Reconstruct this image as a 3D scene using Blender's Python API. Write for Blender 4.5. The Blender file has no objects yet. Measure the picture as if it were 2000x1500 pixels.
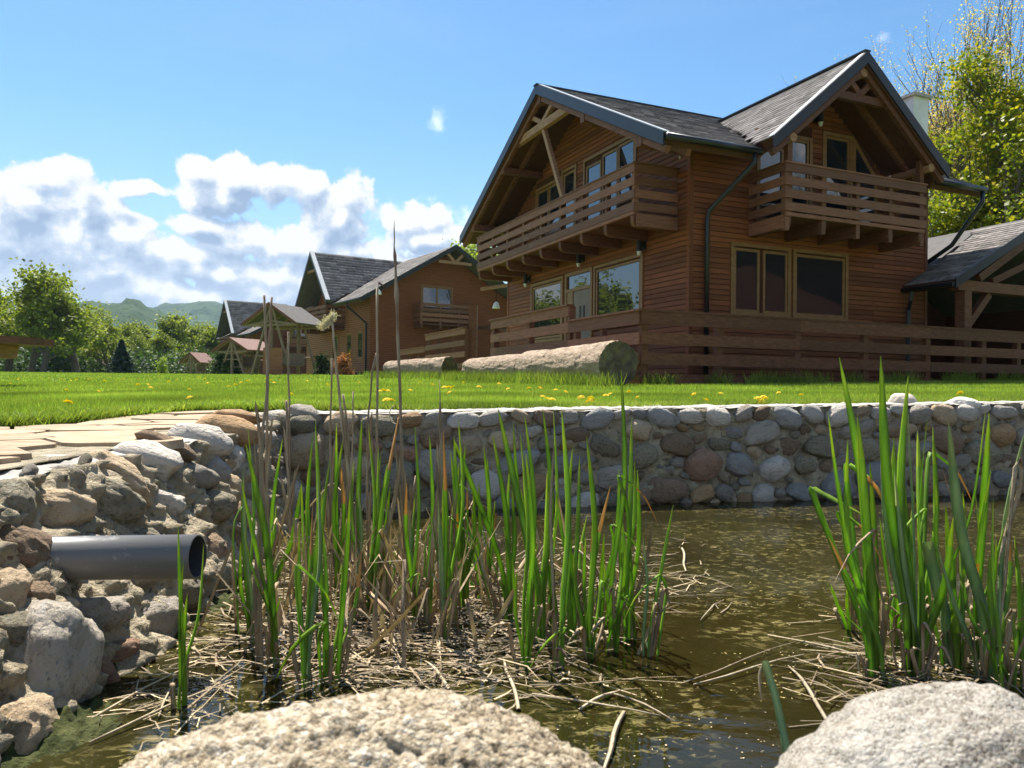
import bpy, bmesh, math, random
import numpy as np
from mathutils import Vector, Matrix, noise
R = math.radians
rnd = random.Random(7)
nr = np.random.RandomState(7)
SC = bpy.context.scene
COL = SC.collection

# ------------------------------------------------------------------ camera (the eye is at the origin, pond water lies 0.72 m below)
F = 1500.0
PITCH, ROLL = 7.0/1500.0, 0.0105
_f = Vector((0, math.cos(PITCH), math.sin(PITCH)))
_w0 = Vector((0, -math.sin(PITCH), math.cos(PITCH)))
_r0 = Vector((1, 0, 0))
_r = _r0*math.cos(ROLL) + _w0*math.sin(ROLL)
_w = _w0*math.cos(ROLL) - _r0*math.sin(ROLL)
cam = bpy.data.cameras.new('camera')
cam.sensor_width = 36; cam.lens = F/2000*36
cam.clip_start = 0.02; cam.clip_end = 9000
cam.dof.use_dof = True; cam.dof.focus_distance = 5.0; cam.dof.aperture_fstop = 13
camo = bpy.data.objects.new('camera', cam); COL.objects.link(camo)
camo.matrix_world = Matrix(((_r.x, _w.x, -_f.x, 0), (_r.y, _w.y, -_f.y, 0), (_r.z, _w.z, -_f.z, 0), (0, 0, 0, 1)))
SC.camera = camo

def ray(px, py):
    d = _f + _r*((px-1000)/F) - _w*((py-750)/F)
    return d/d.y
def P(px, py, Y): return ray(px, py)*Y
def G(px, py, z):
    d = ray(px, py); return d*(z/d.z)
WZ = -0.72
# sun
SUN_AZ = math.atan2(-0.46, 0.888)      # from +Y towards -X
SUN_EL = R(62)
sd = Vector((math.sin(SUN_AZ)*math.cos(SUN_EL), math.cos(SUN_AZ)*math.cos(SUN_EL), math.sin(SUN_EL)))
sun = bpy.data.lights.new('sun', 'SUN'); sun.energy = 4.7; sun.angle = R(0.53); sun.color = (1.0, 0.95, 0.87)
suno = bpy.data.objects.new('sun', sun); COL.objects.link(suno)
suno.rotation_euler = sd.to_track_quat('Z', 'Y').to_euler()
suno.location = sd*50
SC.view_settings.view_transform = 'Standard'; SC.view_settings.look = 'None'
SC.view_settings.gamma = 1; SC.view_settings.use_curve_mapping = False
SC.view_settings.exposure = 1.24
SC.render.film_transparent = False
try:
    SC.cycles.max_bounces = 8; SC.cycles.transparent_max_bounces = 12; SC.cycles.volume_bounces = 0
    SC.cycles.caustics_reflective = False; SC.cycles.caustics_refractive = False
    SC.cycles.sample_clamp_indirect = 6
    SC.cycles.use_denoising = True
except Exception: pass

# ------------------------------------------------------------------ node helpers
class NT:
    def __init__(s, nt): s.nt = nt
    def n(s, typ, **kw):
        nd = s.nt.nodes.new(typ)
        for k, v in kw.items():
            if k[0] == '_': nd.inputs[k[1:]].default_value = v
            else: setattr(nd, k, v)
        return nd
    def l(s, a, b): s.nt.links.new(a, b)
    def math(s, op, a, b=None, c=None, clamp=False):
        nd = s.nt.nodes.new('ShaderNodeMath'); nd.operation = op; nd.use_clamp = clamp
        for i, x in enumerate((a, b, c)):
            if x is None: continue
            if isinstance(x, (int, float)): nd.inputs[i].default_value = x
            else: s.l(x, nd.inputs[i])
        return nd.outputs[0]
    def vmath(s, op, a, b=None):
        nd = s.nt.nodes.new('ShaderNodeVectorMath'); nd.operation = op
        for i, x in enumerate((a, b)):
            if x is None: continue
            if isinstance(x, (tuple, list)): nd.inputs[i].default_value = x
            else: s.l(x, nd.inputs[i])
        return nd.outputs['Value'] if op in ('LENGTH', 'DOT_PRODUCT', 'DISTANCE') else nd.outputs[0]
    def mix(s, fac, a, b, typ='MIX'):
        nd = s.nt.nodes.new('ShaderNodeMix'); nd.data_type = 'RGBA'; nd.blend_type = typ
        for k, x in ((0, fac), (6, a), (7, b)):
            if isinstance(x, (int, float)): nd.inputs[k].default_value = x
            elif isinstance(x, (tuple, list)): nd.inputs[k].default_value = (*x[:3], 1)
            else: s.l(x, nd.inputs[k])
        return nd.outputs[2]
    def mapr(s, x, a, b, c=0.0, d=1.0, smooth=True):
        nd = s.nt.nodes.new('ShaderNodeMapRange'); nd.interpolation_type = 'SMOOTHSTEP' if smooth else 'LINEAR'
        s.l(x, nd.inputs[0])
        for i, v in enumerate((a, b, c, d)): nd.inputs[i+1].default_value = v
        return nd.outputs[0]
    def noise(s, vec, scale, detail=4, rough=0.55, dist=0.0, color=False):
        nd = s.n('ShaderNodeTexNoise'); nd.inputs['Scale'].default_value = scale
        nd.inputs['Detail'].default_value = detail; nd.inputs['Roughness'].default_value = rough
        nd.inputs['Distortion'].default_value = dist
        if vec is not None: s.l(vec, nd.inputs['Vector'])
        return nd.outputs['Color' if color else 'Fac']
    def ramp(s, x, stops):
        nd = s.n('ShaderNodeValToRGB'); cr = nd.color_ramp
        while len(cr.elements) < len(stops): cr.elements.new(0.5)
        for e, (p, c) in zip(cr.elements, stops):
            e.position = p; e.color = (*c, 1)
        s.l(x, nd.inputs[0]); return nd.outputs[0]

# ------------------------------------------------------------------ world: Nishita sky with cumulus placed by azimuth and elevation
W = bpy.data.worlds.new('World'); SC.world = W; W.use_nodes = True
W.node_tree.nodes.clear()
W.cycles.sampling_method = 'MANUAL'; W.cycles.sample_map_resolution = 256
w = NT(W.node_tree)
def azel(px, py):
    d = ray(px, py).normalized(); return math.atan2(d.x, d.y), math.asin(d.z)
# (px, py, half width, half height, weight) of every heap of cloud
BLOBS = [
 (95,345,75,38),(60,400,95,60),(170,400,70,50),(30,470,110,70),(150,480,120,70),(240,470,95,60),(60,540,150,50),(220,545,150,45),
 (380,330,38,32),(470,345,75,48),(545,350,60,50),(420,385,90,38),(610,370,50,40),(675,385,60,58),(665,440,70,50),
 (400,440,75,30),(480,460,110,42),(560,480,120,40),(340,500,140,40),(680,490,120,40),(520,545,200,45),(800,430,95,42),(850,470,120,40),
 (330,575,250,40),(700,560,220,35),(265,371,62,20),(-150,500,190,110),(-420,470,260,130),(-60,420,80,60),(700,520,200,40),(430,530,230,32)]
def build_cloud_group(full):
    g = bpy.data.node_groups.new('cloud_density', 'ShaderNodeTree')
    g.interface.new_socket('Vector', in_out='INPUT', socket_type='NodeSocketVector')
    g.interface.new_socket('Density', in_out='OUTPUT', socket_type='NodeSocketFloat')
    t = NT(g); gi = t.n('NodeGroupInput'); go = t.n('NodeGroupOutput')
    v = gi.outputs[0]
    warp = t.noise(v, 14.0, 2 if full else 1, 0.6, color=True)
    wv = t.vmath('MULTIPLY', t.vmath('SUBTRACT', warp, (0.5, 0.5, 0.5)), (0.045, 0.035, 0))
    pv = t.vmath('ADD', v, wv)
    cur = None
    for b in BLOBS:
        a, e = azel(b[0], b[1]); rx = b[2]/F*0.95; ry = b[3]/F*0.98
        q = t.vmath('MULTIPLY', t.vmath('SUBTRACT', pv, (a, e, 0)), (1/rx, 1/ry, 0))
        d = t.math('SUBTRACT', 1.0, t.vmath('LENGTH', q))
        cur = d if cur is None else t.math('SMOOTH_MAX', cur, d, 0.25)
    # the rest of the sky, outside the part in view: scattered fair-weather heaps
    sep = t.n('ShaderNodeSeparateXYZ'); t.l(v, sep.inputs[0])
    away = t.mapr(t.math('ABSOLUTE', sep.outputs[0]), 0.85, 1.1)
    far = t.noise(v, 2.6, 3, 0.5)
    lowband = t.mapr(sep.outputs[1], 0.15, 0.75, 0.15, -0.35)
    oth = t.math('ADD', t.math('MULTIPLY', t.math('SUBTRACT', far, 0.5), 5.0), lowband)
    oth = t.math('SUBTRACT', oth, t.math('MULTIPLY', t.math('SUBTRACT', 1.0, away), 6.0))
    cur = t.math('MAXIMUM', cur, oth)
    n1 = t.noise(v, 17.0, 8 if full else 3, 0.62, 0.15 if full else 0)
    vo = t.n('ShaderNodeTexVoronoi', feature='F1'); vo.inputs['Scale'].default_value = 34
    t.l(t.vmath('ADD', v, t.vmath('MULTIPLY', wv, (0.5, 0.5, 0))), vo.inputs['Vector'])
    puff = t.math('SUBTRACT', 0.42, vo.outputs['Distance'])
    nz = t.math('ADD', t.math('MULTIPLY', t.math('SUBTRACT', n1, 0.5), 2.0), t.math('MULTIPLY', puff, 0.5))
    t.l(t.math('ADD', cur, nz), go.inputs[0])
    return g
cg = build_cloud_group(True); cgl = build_cloud_group(False)
tc = w.n('ShaderNodeTexCoord'); sp = w.n('ShaderNodeSeparateXYZ'); w.l(tc.outputs['Generated'], sp.inputs[0])
az = w.math('ARCTAN2', sp.outputs[0], sp.outputs[1]); el = w.math('ARCSINE', sp.outputs[2])
cv = w.n('ShaderNodeCombineXYZ'); w.l(az, cv.inputs[0]); w.l(el, cv.inputs[1])
def field(off, full=False):
    nd = w.n('ShaderNodeGroup'); nd.node_tree = cg if full else cgl
    w.l(w.vmath('ADD', cv.outputs[0], off), nd.inputs[0]); return nd.outputs[0]
d0 = field((0, 0, 0), True); d1 = field((-0.006, 0.013, 0), True); d2 = field((-0.012, 0.034, 0))
cover = w.mapr(w.math('ADD', d0, w.mapr(el, 0.05, 0.17, 0.30, 0.0)), -0.05, 0.20)
occ = w.math('MULTIPLY', w.mapr(d2, 0.05, 0.75, smooth=False), 0.72)
relief = w.math('MULTIPLY', w.math('SUBTRACT', d1, d0), 1.25)
shade = w.math('ADD', w.math('ADD', occ, relief), 0.07, clamp=True)
shade = w.math('MULTIPLY', shade, w.mapr(el, 0.05, 0.20, 0.62, 1.0))
ccol = w.ramp(shade, [(0.0, (5.7, 5.75, 5.75)), (0.16, (4.9, 5.1, 5.3)), (0.42, (3.4, 4.0, 4.8)), (1.0, (1.9, 2.6, 3.7))])
sky = w.n('ShaderNodeTexSky', sky_type='NISHITA'); sky.sun_disc = False
sky.sun_elevation = SUN_EL; sky.sun_rotation = SUN_AZ; sky.altitude = 400; sky.air_density = 1.0; sky.dust_density = 0.6; sky.ozone_density = 1.6
# thin veil: high streaks of cirrus and the whitening near the horizon
mp = w.n('ShaderNodeMapping'); w.l(cv.outputs[0], mp.inputs[0]); mp.inputs['Scale'].default_value = (1.0, 3.4, 1); mp.inputs['Rotation'].default_value = (0, 0, R(18))
veil = w.mapr(w.noise(mp.outputs[0], 2.6, 7, 0.62, 0.4), 0.45, 0.85, 0.0, 0.09)
low = w.mapr(el, 0.0, 0.36, 0.62, 0.0)
veil = w.math('MAXIMUM', veil, low)
sk = w.mix(veil, w.mix(1.0, sky.outputs[0], (0.84, 1.02, 1.06), 'MULTIPLY'), (4.5, 5.3, 5.9))
a1, e1 = azel(853, 235); a2, e2 = azel(1724, 76)
wis = None
for (a, e, rx, ry, rot) in ((a1, e1, 0.016, 0.022, 0), (a2, e2, 0.014, 0.009, 0), (*azel(840, 430), 0.10, 0.03, 0), (*azel(800, 500), 0.16, 0.035, 0)):
    q = w.vmath('MULTIPLY', w.vmath('SUBTRACT', cv.outputs[0], (a, e, 0)), (1/rx, 1/ry, 0))
    d = w.math('ADD', w.math('SUBTRACT', 1.0, w.vmath('LENGTH', q)), w.math('MULTIPLY', w.math('SUBTRACT', w.noise(cv.outputs[0], 60, 5, 0.6), 0.5), 2.2))
    d = w.mapr(d, 0.1, 1.5, 0.0, 0.7)
    wis = d if wis is None else w.math('MAXIMUM', wis, d)
sk = w.mix(wis, sk, (9.5, 9.6, 9.7))
cover = w.math('MULTIPLY', cover, w.mapr(el, 1.2, 1.5, 1.0, 0.0))
hsv = w.n('ShaderNodeHueSaturation'); hsv.inputs['Saturation'].default_value = 1.12; hsv.inputs['Value'].default_value = 0.92; w.l(sk, hsv.inputs['Color'])
fin = w.mix(cover, hsv.outputs[0], ccol)
bg = w.n('ShaderNodeBackground'); bg.inputs['Strength'].default_value = 0.075
w.l(fin, bg.inputs[0]); wo = w.n('ShaderNodeOutputWorld'); w.l(bg.outputs[0], wo.inputs[0])

# ------------------------------------------------------------------ materials
def mat(name, stops, scale=(1, 1, 1), nscale=3.0, detail=5, rough=0.8, bump=0.0, bscale=20.0, transl=0.0, spec=0.3,
        rndv=0.0, tint=False, coords='Object', speck=None, metallic=0.0, bdist=0.02, hue=0.0):
    m = bpy.data.materials.new(name); m.use_nodes = True
    t = NT(m.node_tree); t.nt.nodes.clear()
    tc = t.n('ShaderNodeTexCoord'); mp = t.n('ShaderNodeMapping'); mp.inputs['Scale'].default_value = scale
    t.l(tc.outputs[coords], mp.inputs[0]); v = mp.outputs[0]
    oi = t.n('ShaderNodeObjectInfo')
    if rndv or hue:
        v = t.vmath('ADD', v, t.n('ShaderNodeCombineXYZ').outputs[0])
        cx = t.n('ShaderNodeCombineXYZ'); t.l(t.math('MULTIPLY', oi.outputs['Random'], 37.0), cx.inputs[0]); t.l(t.math('MULTIPLY', oi.outputs['Random'], 17.0), cx.inputs[1])
        v = t.vmath('ADD', mp.outputs[0], cx.outputs[0])
    fac = t.noise(v, nscale, detail, 0.6)
    fac = t.math('MULTIPLY_ADD', t.math('SUBTRACT', fac, 0.5), 1.7, 0.5, clamp=True)
    col = t.ramp(fac, stops)
    if speck:   # (colour, scale, threshold)
        sn = t.noise(tc.outputs[coords], speck[1], 3, 0.6)
        col = t.mix(t.mapr(sn, speck[2], speck[2]+0.10, 0, 0.85), col, speck[0])
    if rndv:
        k = t.math('MULTIPLY_ADD', oi.outputs['Random'], 2*rndv, 1-rndv)
        cc = t.n('ShaderNodeCombineXYZ')
        for i in range(3): t.l(k, cc.inputs[i])
        col = t.mix(1.0, col, cc.outputs[0], 'MULTIPLY')
    if tint:
        at = t.n('ShaderNodeAttribute', attribute_name='tint')
        col = t.mix(1.0, col, at.outputs['Color'], 'MULTIPLY')
    b = t.n('ShaderNodeBsdfPrincipled'); b.inputs['Roughness'].default_value = rough
    b.inputs['Specular IOR Level'].default_value = spec; b.inputs['Metallic'].default_value = metallic
    t.l(col, b.inputs['Base Color'])
    nrm = None
    if bump:
        bn = t.n('ShaderNodeBump'); bn.inputs['Strength'].default_value = bump; bn.inputs['Distance'].default_value = bdist
        t.l(t.noise(v, bscale, 6, 0.65), bn.inputs['Height']); t.l(bn.outputs[0], b.inputs['Normal'])
    out = t.n('ShaderNodeOutputMaterial')
    if transl:
        tr = t.n('ShaderNodeBsdfTranslucent'); t.l(t.mix(1.0, col, (1.05, 1.12, 0.65), 'MULTIPLY'), tr.inputs[0])
        ms = t.n('ShaderNodeMixShader'); ms.inputs[0].default_value = transl
        t.l(b.outputs[0], ms.inputs[1]); t.l(tr.outputs[0], ms.inputs[2]); t.l(ms.outputs[0], out.inputs[0])
    else: t.l(b.outputs[0], out.inputs[0])
    return m
MT = {}
MT['siding'] = mat('siding_wood', [(0.15, (0.121, 0.033, 0.009)), (0.5, (0.186, 0.055, 0.014)), (0.9, (0.242, 0.080, 0.024))], (1.3, 1.3, 26), 2.0, 6, 0.62, 0.25, 6, rndv=0.32, spec=0.3,
                   speck=((0.07, 0.022, 0.01), 6.5, 0.66))
MT['siding_warm'] = mat('siding_wood_sunlit', [(0.15, (0.187, 0.072, 0.031)), (0.5, (0.274, 0.114, 0.051)), (0.9, (0.346, 0.162, 0.079))], (1.3, 1.3, 26), 2.0, 6, 0.65, 0.25, 6, rndv=0.18)  # paler siding copy: grazing sun on the wing wall put into the colour
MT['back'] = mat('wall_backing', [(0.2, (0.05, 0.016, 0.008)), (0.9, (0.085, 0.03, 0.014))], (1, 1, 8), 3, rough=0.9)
MT['timber'] = mat('stained_timber', [(0.15, (0.081, 0.029, 0.013)), (0.5, (0.135, 0.051, 0.025)), (0.9, (0.199, 0.083, 0.042))], (3, 3, 14), 2.5, 7, 0.6, 0.3, 8, rndv=0.2)
MT['timber_pale'] = mat('pale_truss_timber', [(0.15, (0.200, 0.098, 0.047)), (0.5, (0.304, 0.156, 0.082)), (0.9, (0.368, 0.211, 0.117))], (3, 3, 10), 2.5, 6, 0.6, 0.25, 8, rndv=0.12)
MT['rail'] = mat('balcony_board', [(0.15, (0.124, 0.048, 0.026)), (0.5, (0.192, 0.080, 0.045)), (0.9, (0.260, 0.121, 0.073))], (2, 2, 22), 2.2, 7, 0.62, 0.3, 8, rndv=0.30, speck=((0.08, 0.03, 0.016), 7, 0.66))
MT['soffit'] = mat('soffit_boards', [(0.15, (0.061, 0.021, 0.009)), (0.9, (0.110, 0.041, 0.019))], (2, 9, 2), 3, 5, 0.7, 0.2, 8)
MT['frame'] = mat('window_frame_wood', [(0.15, (0.191, 0.093, 0.030)), (0.9, (0.281, 0.147, 0.050))], (3, 3, 8), 2, 4, 0.45, spec=0.4)
MT['metal'] = mat('dark_grey_metal', [(0.1, (0.006, 0.007, 0.008)), (0.9, (0.009, 0.010, 0.012))], nscale=3, rough=0.38, spec=0.5)
MT['flash'] = mat('pale_flashing', [(0.1, (0.42, 0.43, 0.43)), (0.9, (0.6, 0.6, 0.6))], nscale=6, rough=0.4, spec=0.5)
MT['shingle'] = mat('bitumen_shingle', [(0.1, (0.125, 0.109, 0.100)), (0.5, (0.217, 0.193, 0.176)), (0.9, (0.317, 0.282, 0.259))], nscale=9, detail=8, rough=0.85, bump=0.5, bscale=90, tint=True, spec=0.25, bdist=0.004)
MT['roofdeck'] = mat('roof_felt', [(0.1, (0.080, 0.072, 0.067)), (0.9, (0.128, 0.120, 0.112))], nscale=5, rough=0.9)
MT['black'] = mat('black_iron', [(0, (0.012, 0.012, 0.013)), (1, (0.02, 0.02, 0.02))], rough=0.45)
MT['white'] = mat('white_plaster', [(0.2, (0.62, 0.62, 0.60)), (0.8, (0.76, 0.76, 0.74))], nscale=4, rough=0.8, bump=0.2)
MT['curtain'] = mat('pale_curtain', [(0.2, (0.5, 0.5, 0.48)), (0.8, (0.7, 0.7, 0.68))], (30, 30, 0.3), 1, rough=0.8)
MT['doorgrey'] = mat('door_leaf_paint', [(0.2, (0.16, 0.12, 0.10)), (0.8, (0.22, 0.17, 0.145))], rough=0.5)
def glass_mat(name, tintc, ior=1.9):
    m = bpy.data.materials.new(name); m.use_nodes = True; b = m.node_tree.nodes['Principled BSDF']
    b.inputs['Base Color'].default_value = (*tintc, 1); b.inputs['Roughness'].default_value = 0.015; b.inputs['IOR'].default_value = ior
    t = NT(m.node_tree); tc = t.n('ShaderNodeTexCoord'); bn = t.n('ShaderNodeBump'); bn.inputs['Strength'].default_value = 0.05; bn.inputs['Distance'].default_value = 0.05
    t.l(t.noise(tc.outputs['Object'], 1.2, 1), bn.inputs['Height']); t.l(bn.outputs[0], b.inputs['Normal'])
    return m
MT['glass'] = glass_mat('window_glass', (0.012, 0.016, 0.022), 2.1)
MT['bark'] = mat('tree_bark', [(0.1, (0.06, 0.048, 0.038)), (0.9, (0.17, 0.14, 0.115))], (1, 1, 0.3), 8, 7, 0.95, 0.6, 20)
MT['logbark'] = mat('log_bare_wood', [(0.05, (0.195, 0.131, 0.087)), (0.45, (0.344, 0.252, 0.173)), (0.9, (0.464, 0.354, 0.260))], (5, 1.0, 5), 2.2, 10, 0.9, 0.9, 5, speck=((0.12, 0.085, 0.06), 7, 0.58), bdist=0.05)
MT['logend'] = mat('log_cut_end', [(0.1, (0.045, 0.035, 0.026)), (0.5, (0.11, 0.085, 0.06)), (0.9, (0.19, 0.17, 0.09))], nscale=7, detail=8, rough=0.95, bump=0.8, bscale=18)
def stone_m(name, c, sp=None, bump=0.45):
    lo = tuple(x*0.62 for x in c); hi = tuple(min(0.85, x*1.28) for x in c)
    c = (c[0]*1.16, c[1]*1.03, c[2]*0.88); lo = tuple(x*0.55 for x in c)
    return mat(name, [(0.12, lo), (0.42, c), (0.62, c), (0.95, hi)], nscale=2.6, detail=12, rough=0.88, bump=0.9, bscale=5.5, rndv=0.20, speck=(sp[0], sp[1]*0.4, sp[2]-.03), bdist=0.035)
MT['st_white'] = stone_m('white_river_stone', (0.60, 0.595, 0.58), ((0.32, 0.31, 0.30), 26, 0.64))
MT['st_cream'] = stone_m('cream_river_stone', (0.50, 0.42, 0.31), ((0.24, 0.19, 0.14), 30, 0.66))
MT['st_tan'] = stone_m('tan_sandstone', (0.42, 0.30, 0.18), ((0.20, 0.13, 0.08), 22, 0.65))
MT['st_grey'] = stone_m('grey_river_stone', (0.36, 0.35, 0.325), ((0.17, 0.165, 0.15), 28, 0.62))
MT['st_blue'] = stone_m('blue_grey_river_stone', (0.33, 0.35, 0.37), ((0.55, 0.55, 0.55), 40, 0.66))
MT['st_brown'] = stone_m('brown_river_stone', (0.29, 0.225, 0.165), ((0.14, 0.11, 0.08), 22, 0.62))
MT['st_dark'] = stone_m('dark_mossy_stone', (0.275, 0.263, 0.213), ((0.12, 0.13, 0.06), 15, 0.58))
MT['st_red'] = stone_m('reddish_stone', (0.37, 0.25, 0.19), ((0.2, 0.13, 0.1), 22, 0.66))
MT['granite'] = mat('pale_granite', [(0.1, (0.354, 0.321, 0.273)), (0.5, (0.557, 0.505, 0.440)), (0.9, (0.708, 0.661, 0.585))], nscale=22, detail=10, rough=0.85, bump=0.6, bscale=75, speck=((0.24, 0.21, 0.18), 85, 0.62), bdist=0.004)
MT['conglom'] = mat('coarse_conglomerate', [(0.1, (0.301, 0.235, 0.145)), (0.45, (0.626, 0.531, 0.358)), (0.9, (0.900, 0.825, 0.637))], nscale=42, detail=8, rough=0.9, bump=0.8, bscale=110, speck=((0.20, 0.15, 0.10), 60, 0.66), bdist=0.004)
MT['mortar'] = mat('rough_mortar', [(0.1, (0.205, 0.167, 0.109)), (0.5, (0.422, 0.349, 0.233)), (0.9, (0.626, 0.522, 0.356))], nscale=9, detail=14, rough=0.95, bump=1.0, bscale=26, speck=((0.08, 0.08, 0.05), 16, 0.60), bdist=0.05)
MT['cap'] = mat('concrete_cap', [(0.1, (0.272, 0.248, 0.216)), (0.5, (0.400, 0.376, 0.336)), (0.9, (0.496, 0.472, 0.432))], nscale=9, detail=10, rough=0.95, bump=0.8, bscale=60, bdist=0.01)
MT['flag'] = mat('flagstone', [(0.1, (0.260, 0.178, 0.106)), (0.5, (0.382, 0.284, 0.181)), (0.9, (0.477, 0.382, 0.271))], (1, 2.5, 1), 6, 9, 0.9, 0.7, 34, rndv=0.15, bdist=0.01)
MT['mud'] = mat('pond_mud', [(0.1, (0.024, 0.017, 0.006)), (0.5, (0.060, 0.043, 0.014)), (0.9, (0.106, 0.082, 0.034))], nscale=3.2, detail=10, rough=1, bump=0.6, bscale=14)
MT['lawn'] = mat('lawn_turf', [(0.1, (0.079, 0.128, 0.022)), (0.5, (0.143, 0.220, 0.035)), (0.9, (0.230, 0.303, 0.064))], nscale=1.6, detail=12, rough=1, bump=0.8, bscale=30, spec=0.1)
MT['blade'] = mat('grass_blade', [(0.1, (0.140, 0.211, 0.034)), (0.5, (0.224, 0.314, 0.046)), (0.9, (0.316, 0.385, 0.076))], nscale=1.1, detail=6, rough=0.6, transl=0.45, tint=True, spec=0.2)
MT['yellow'] = mat('dandelion_petals', [(0, (0.750, 0.500, 0.010)), (1, (0.850, 0.620, 0.020))], rough=0.7, transl=0.2)
MT['reed'] = mat('cattail_leaf', [(0.1, (0.156, 0.277, 0.048)), (0.5, (0.257, 0.420, 0.065)), (0.9, (0.413, 0.576, 0.088))], (14, 14, 1.2), 3, 5, 0.42, transl=0.60, spec=0.45, tint=True, rndv=0.16, bump=0.15, bscale=12)
MT['reedblue'] = mat('cattail_leaf_bluish', [(0.1, (0.152, 0.265, 0.112)), (0.9, (0.321, 0.468, 0.211))], (14, 14, 1.2), 3, 5, 0.45, transl=0.25, spec=0.4, tint=True, rndv=0.12, bump=0.15, bscale=12)
MT['dead'] = mat('dead_reed', [(0.1, (0.202, 0.133, 0.077)), (0.5, (0.367, 0.276, 0.174)), (0.9, (0.514, 0.438, 0.297))], (9, 9, 2), 4, 6, 0.7, 0.3, 14, rndv=0.2, transl=0.12, tint=True)
MT['deadpale'] = mat('bleached_reed', [(0.1, (0.296, 0.213, 0.122)), (0.5, (0.429, 0.342, 0.216)), (0.9, (0.530, 0.456, 0.324))], (9, 9, 9), 4, 6, 0.75, 0.3, 14, rndv=0.2, tint=True)
MT['fluff'] = mat('cattail_fluff', [(0.1, (0.688, 0.550, 0.358)), (0.9, (0.900, 0.866, 0.632))], nscale=30, rough=1, bump=1, bscale=90, transl=0.25)
MT['algae'] = mat('floating_algae', [(0.1, (0.084, 0.066, 0.018)), (0.5, (0.182, 0.142, 0.042)), (0.9, (0.308, 0.244, 0.102))], nscale=5, rough=0.7, tint=True)
MT['pvc'] = mat('grey_pvc', [(0.1, (0.138, 0.132, 0.122)), (0.9, (0.173, 0.162, 0.146))], (1, 8, 8), 3, 6, 0.34, 0.05, 30, spec=0.5, speck=((0.30, 0.28, 0.25), 26, 0.61))
MT['pvcin'] = mat('pvc_inside', [(0, (0.05, 0.05, 0.055)), (1, (0.07, 0.07, 0.075))], rough=0.6)
LEAF = [(0.1, (0.110, 0.150, 0.020)), (0.5, (0.205, 0.244, 0.034)), (0.9, (0.323, 0.349, 0.059))]
MT['leaf_spring'] = mat('spring_leaves', LEAF, nscale=0.35, detail=3, rough=0.6, transl=0.4, tint=True)
MT['leaf_maple'] = mat('maple_leaves', [(0.1, (0.107, 0.155, 0.013)), (0.5, (0.252, 0.271, 0.019)), (0.9, (0.523, 0.414, 0.029))], nscale=0.9, detail=4, rough=0.5, transl=0.42, tint=True, spec=0.3)
MT['leaf_bud'] = mat('bud_leaves', [(0.1, (0.432, 0.342, 0.154)), (0.9, (0.684, 0.594, 0.250))], rough=0.7, transl=0.4, tint=True)
MT['needle'] = mat('spruce_needles', [(0.1, (0.012, 0.028, 0.022)), (0.9, (0.03, 0.06, 0.042))], rough=0.7, tint=True)
MT['bush'] = mat('bush_leaves', [(0.1, (0.03, 0.055, 0.015)), (0.9, (0.08, 0.13, 0.035))], rough=0.6, transl=0.3, tint=True)
MT['dryleaf'] = mat('dried_conifer', [(0.1, (0.25, 0.09, 0.03)), (0.9, (0.42, 0.17, 0.06))], rough=0.8, transl=0.3, tint=True)
MT['hill'] = mat('wooded_slope', [(0.15, (0.014, 0.038, 0.011)), (0.5, (0.030, 0.066, 0.019)), (0.9, (0.056, 0.097, 0.031))], nscale=0.035, detail=10, rough=1, bump=1, bscale=0.2, bdist=4)
MT['redroof'] = mat('reddish_roof', [(0.1, (0.16, 0.09, 0.07)), (0.9, (0.26, 0.16, 0.13))], nscale=8, rough=0.85)
MT['greytim'] = mat('weathered_log_poles', [(0.1, (0.16, 0.11, 0.07)), (0.9, (0.34, 0.25, 0.17))], (4, 4, 2), 4, 6, 0.85, 0.3)

def grain_mat(name, cols, vs, k):
    m = bpy.data.materials.new(name); m.use_nodes = True; t = NT(m.node_tree); b = m.node_tree.nodes['Principled BSDF']; b.inputs['Roughness'].default_value = 0.9; b.inputs['Specular IOR Level'].default_value = 0.2
    tc = t.n('ShaderNodeTexCoord'); v = tc.outputs['Object']; wv = t.vmath('ADD', v, t.vmath('MULTIPLY', t.noise(v, 90, 3, 0.6, color=True), (0.006, 0.006, 0.006)))
    v1 = t.n('ShaderNodeTexVoronoi'); v1.inputs['Scale'].default_value = vs; t.l(wv, v1.inputs['Vector'])
    v2 = t.n('ShaderNodeTexVoronoi'); v2.inputs['Scale'].default_value = vs*2.6; t.l(wv, v2.inputs['Vector'])
    s1_ = t.n('ShaderNodeSeparateXYZ'); t.l(v1.outputs['Color'], s1_.inputs[0]); s2_ = t.n('ShaderNodeSeparateXYZ'); t.l(v2.outputs['Color'], s2_.inputs[0])
    f = t.math('ADD', t.math('MULTIPLY', s1_.outputs[0], 0.5), t.math('MULTIPLY', s2_.outputs[0], 0.5))
    f = t.math('ADD', f, t.math('MULTIPLY', t.math('SUBTRACT', t.noise(v, 11, 8, 0.65), 0.5), 1.3), clamp=True)
    t.l(t.ramp(f, cols), b.inputs['Base Color'])
    h = t.math('SUBTRACT', t.math('MULTIPLY', t.noise(v, 140, 6, 0.7), 1.2), t.math('ADD', v1.outputs['Distance'], t.math('MULTIPLY', v2.outputs['Distance'], 0.5)))
    bn = t.n('ShaderNodeBump'); bn.inputs['Strength'].default_value = k; bn.inputs['Distance'].default_value = 0.004; t.l(h, bn.inputs['Height']); t.l(bn.outputs[0], b.inputs['Normal'])
    return m
MT['conglom'] = grain_mat('coarse_conglomerate', [(0.0, (0.10, 0.072, 0.045)), (0.25, (0.25, 0.195, 0.125)), (0.5, (0.39, 0.315, 0.215)), (0.78, (0.50, 0.43, 0.32)), (1.0, (0.60, 0.55, 0.47))], 170, 0.75)
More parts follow.
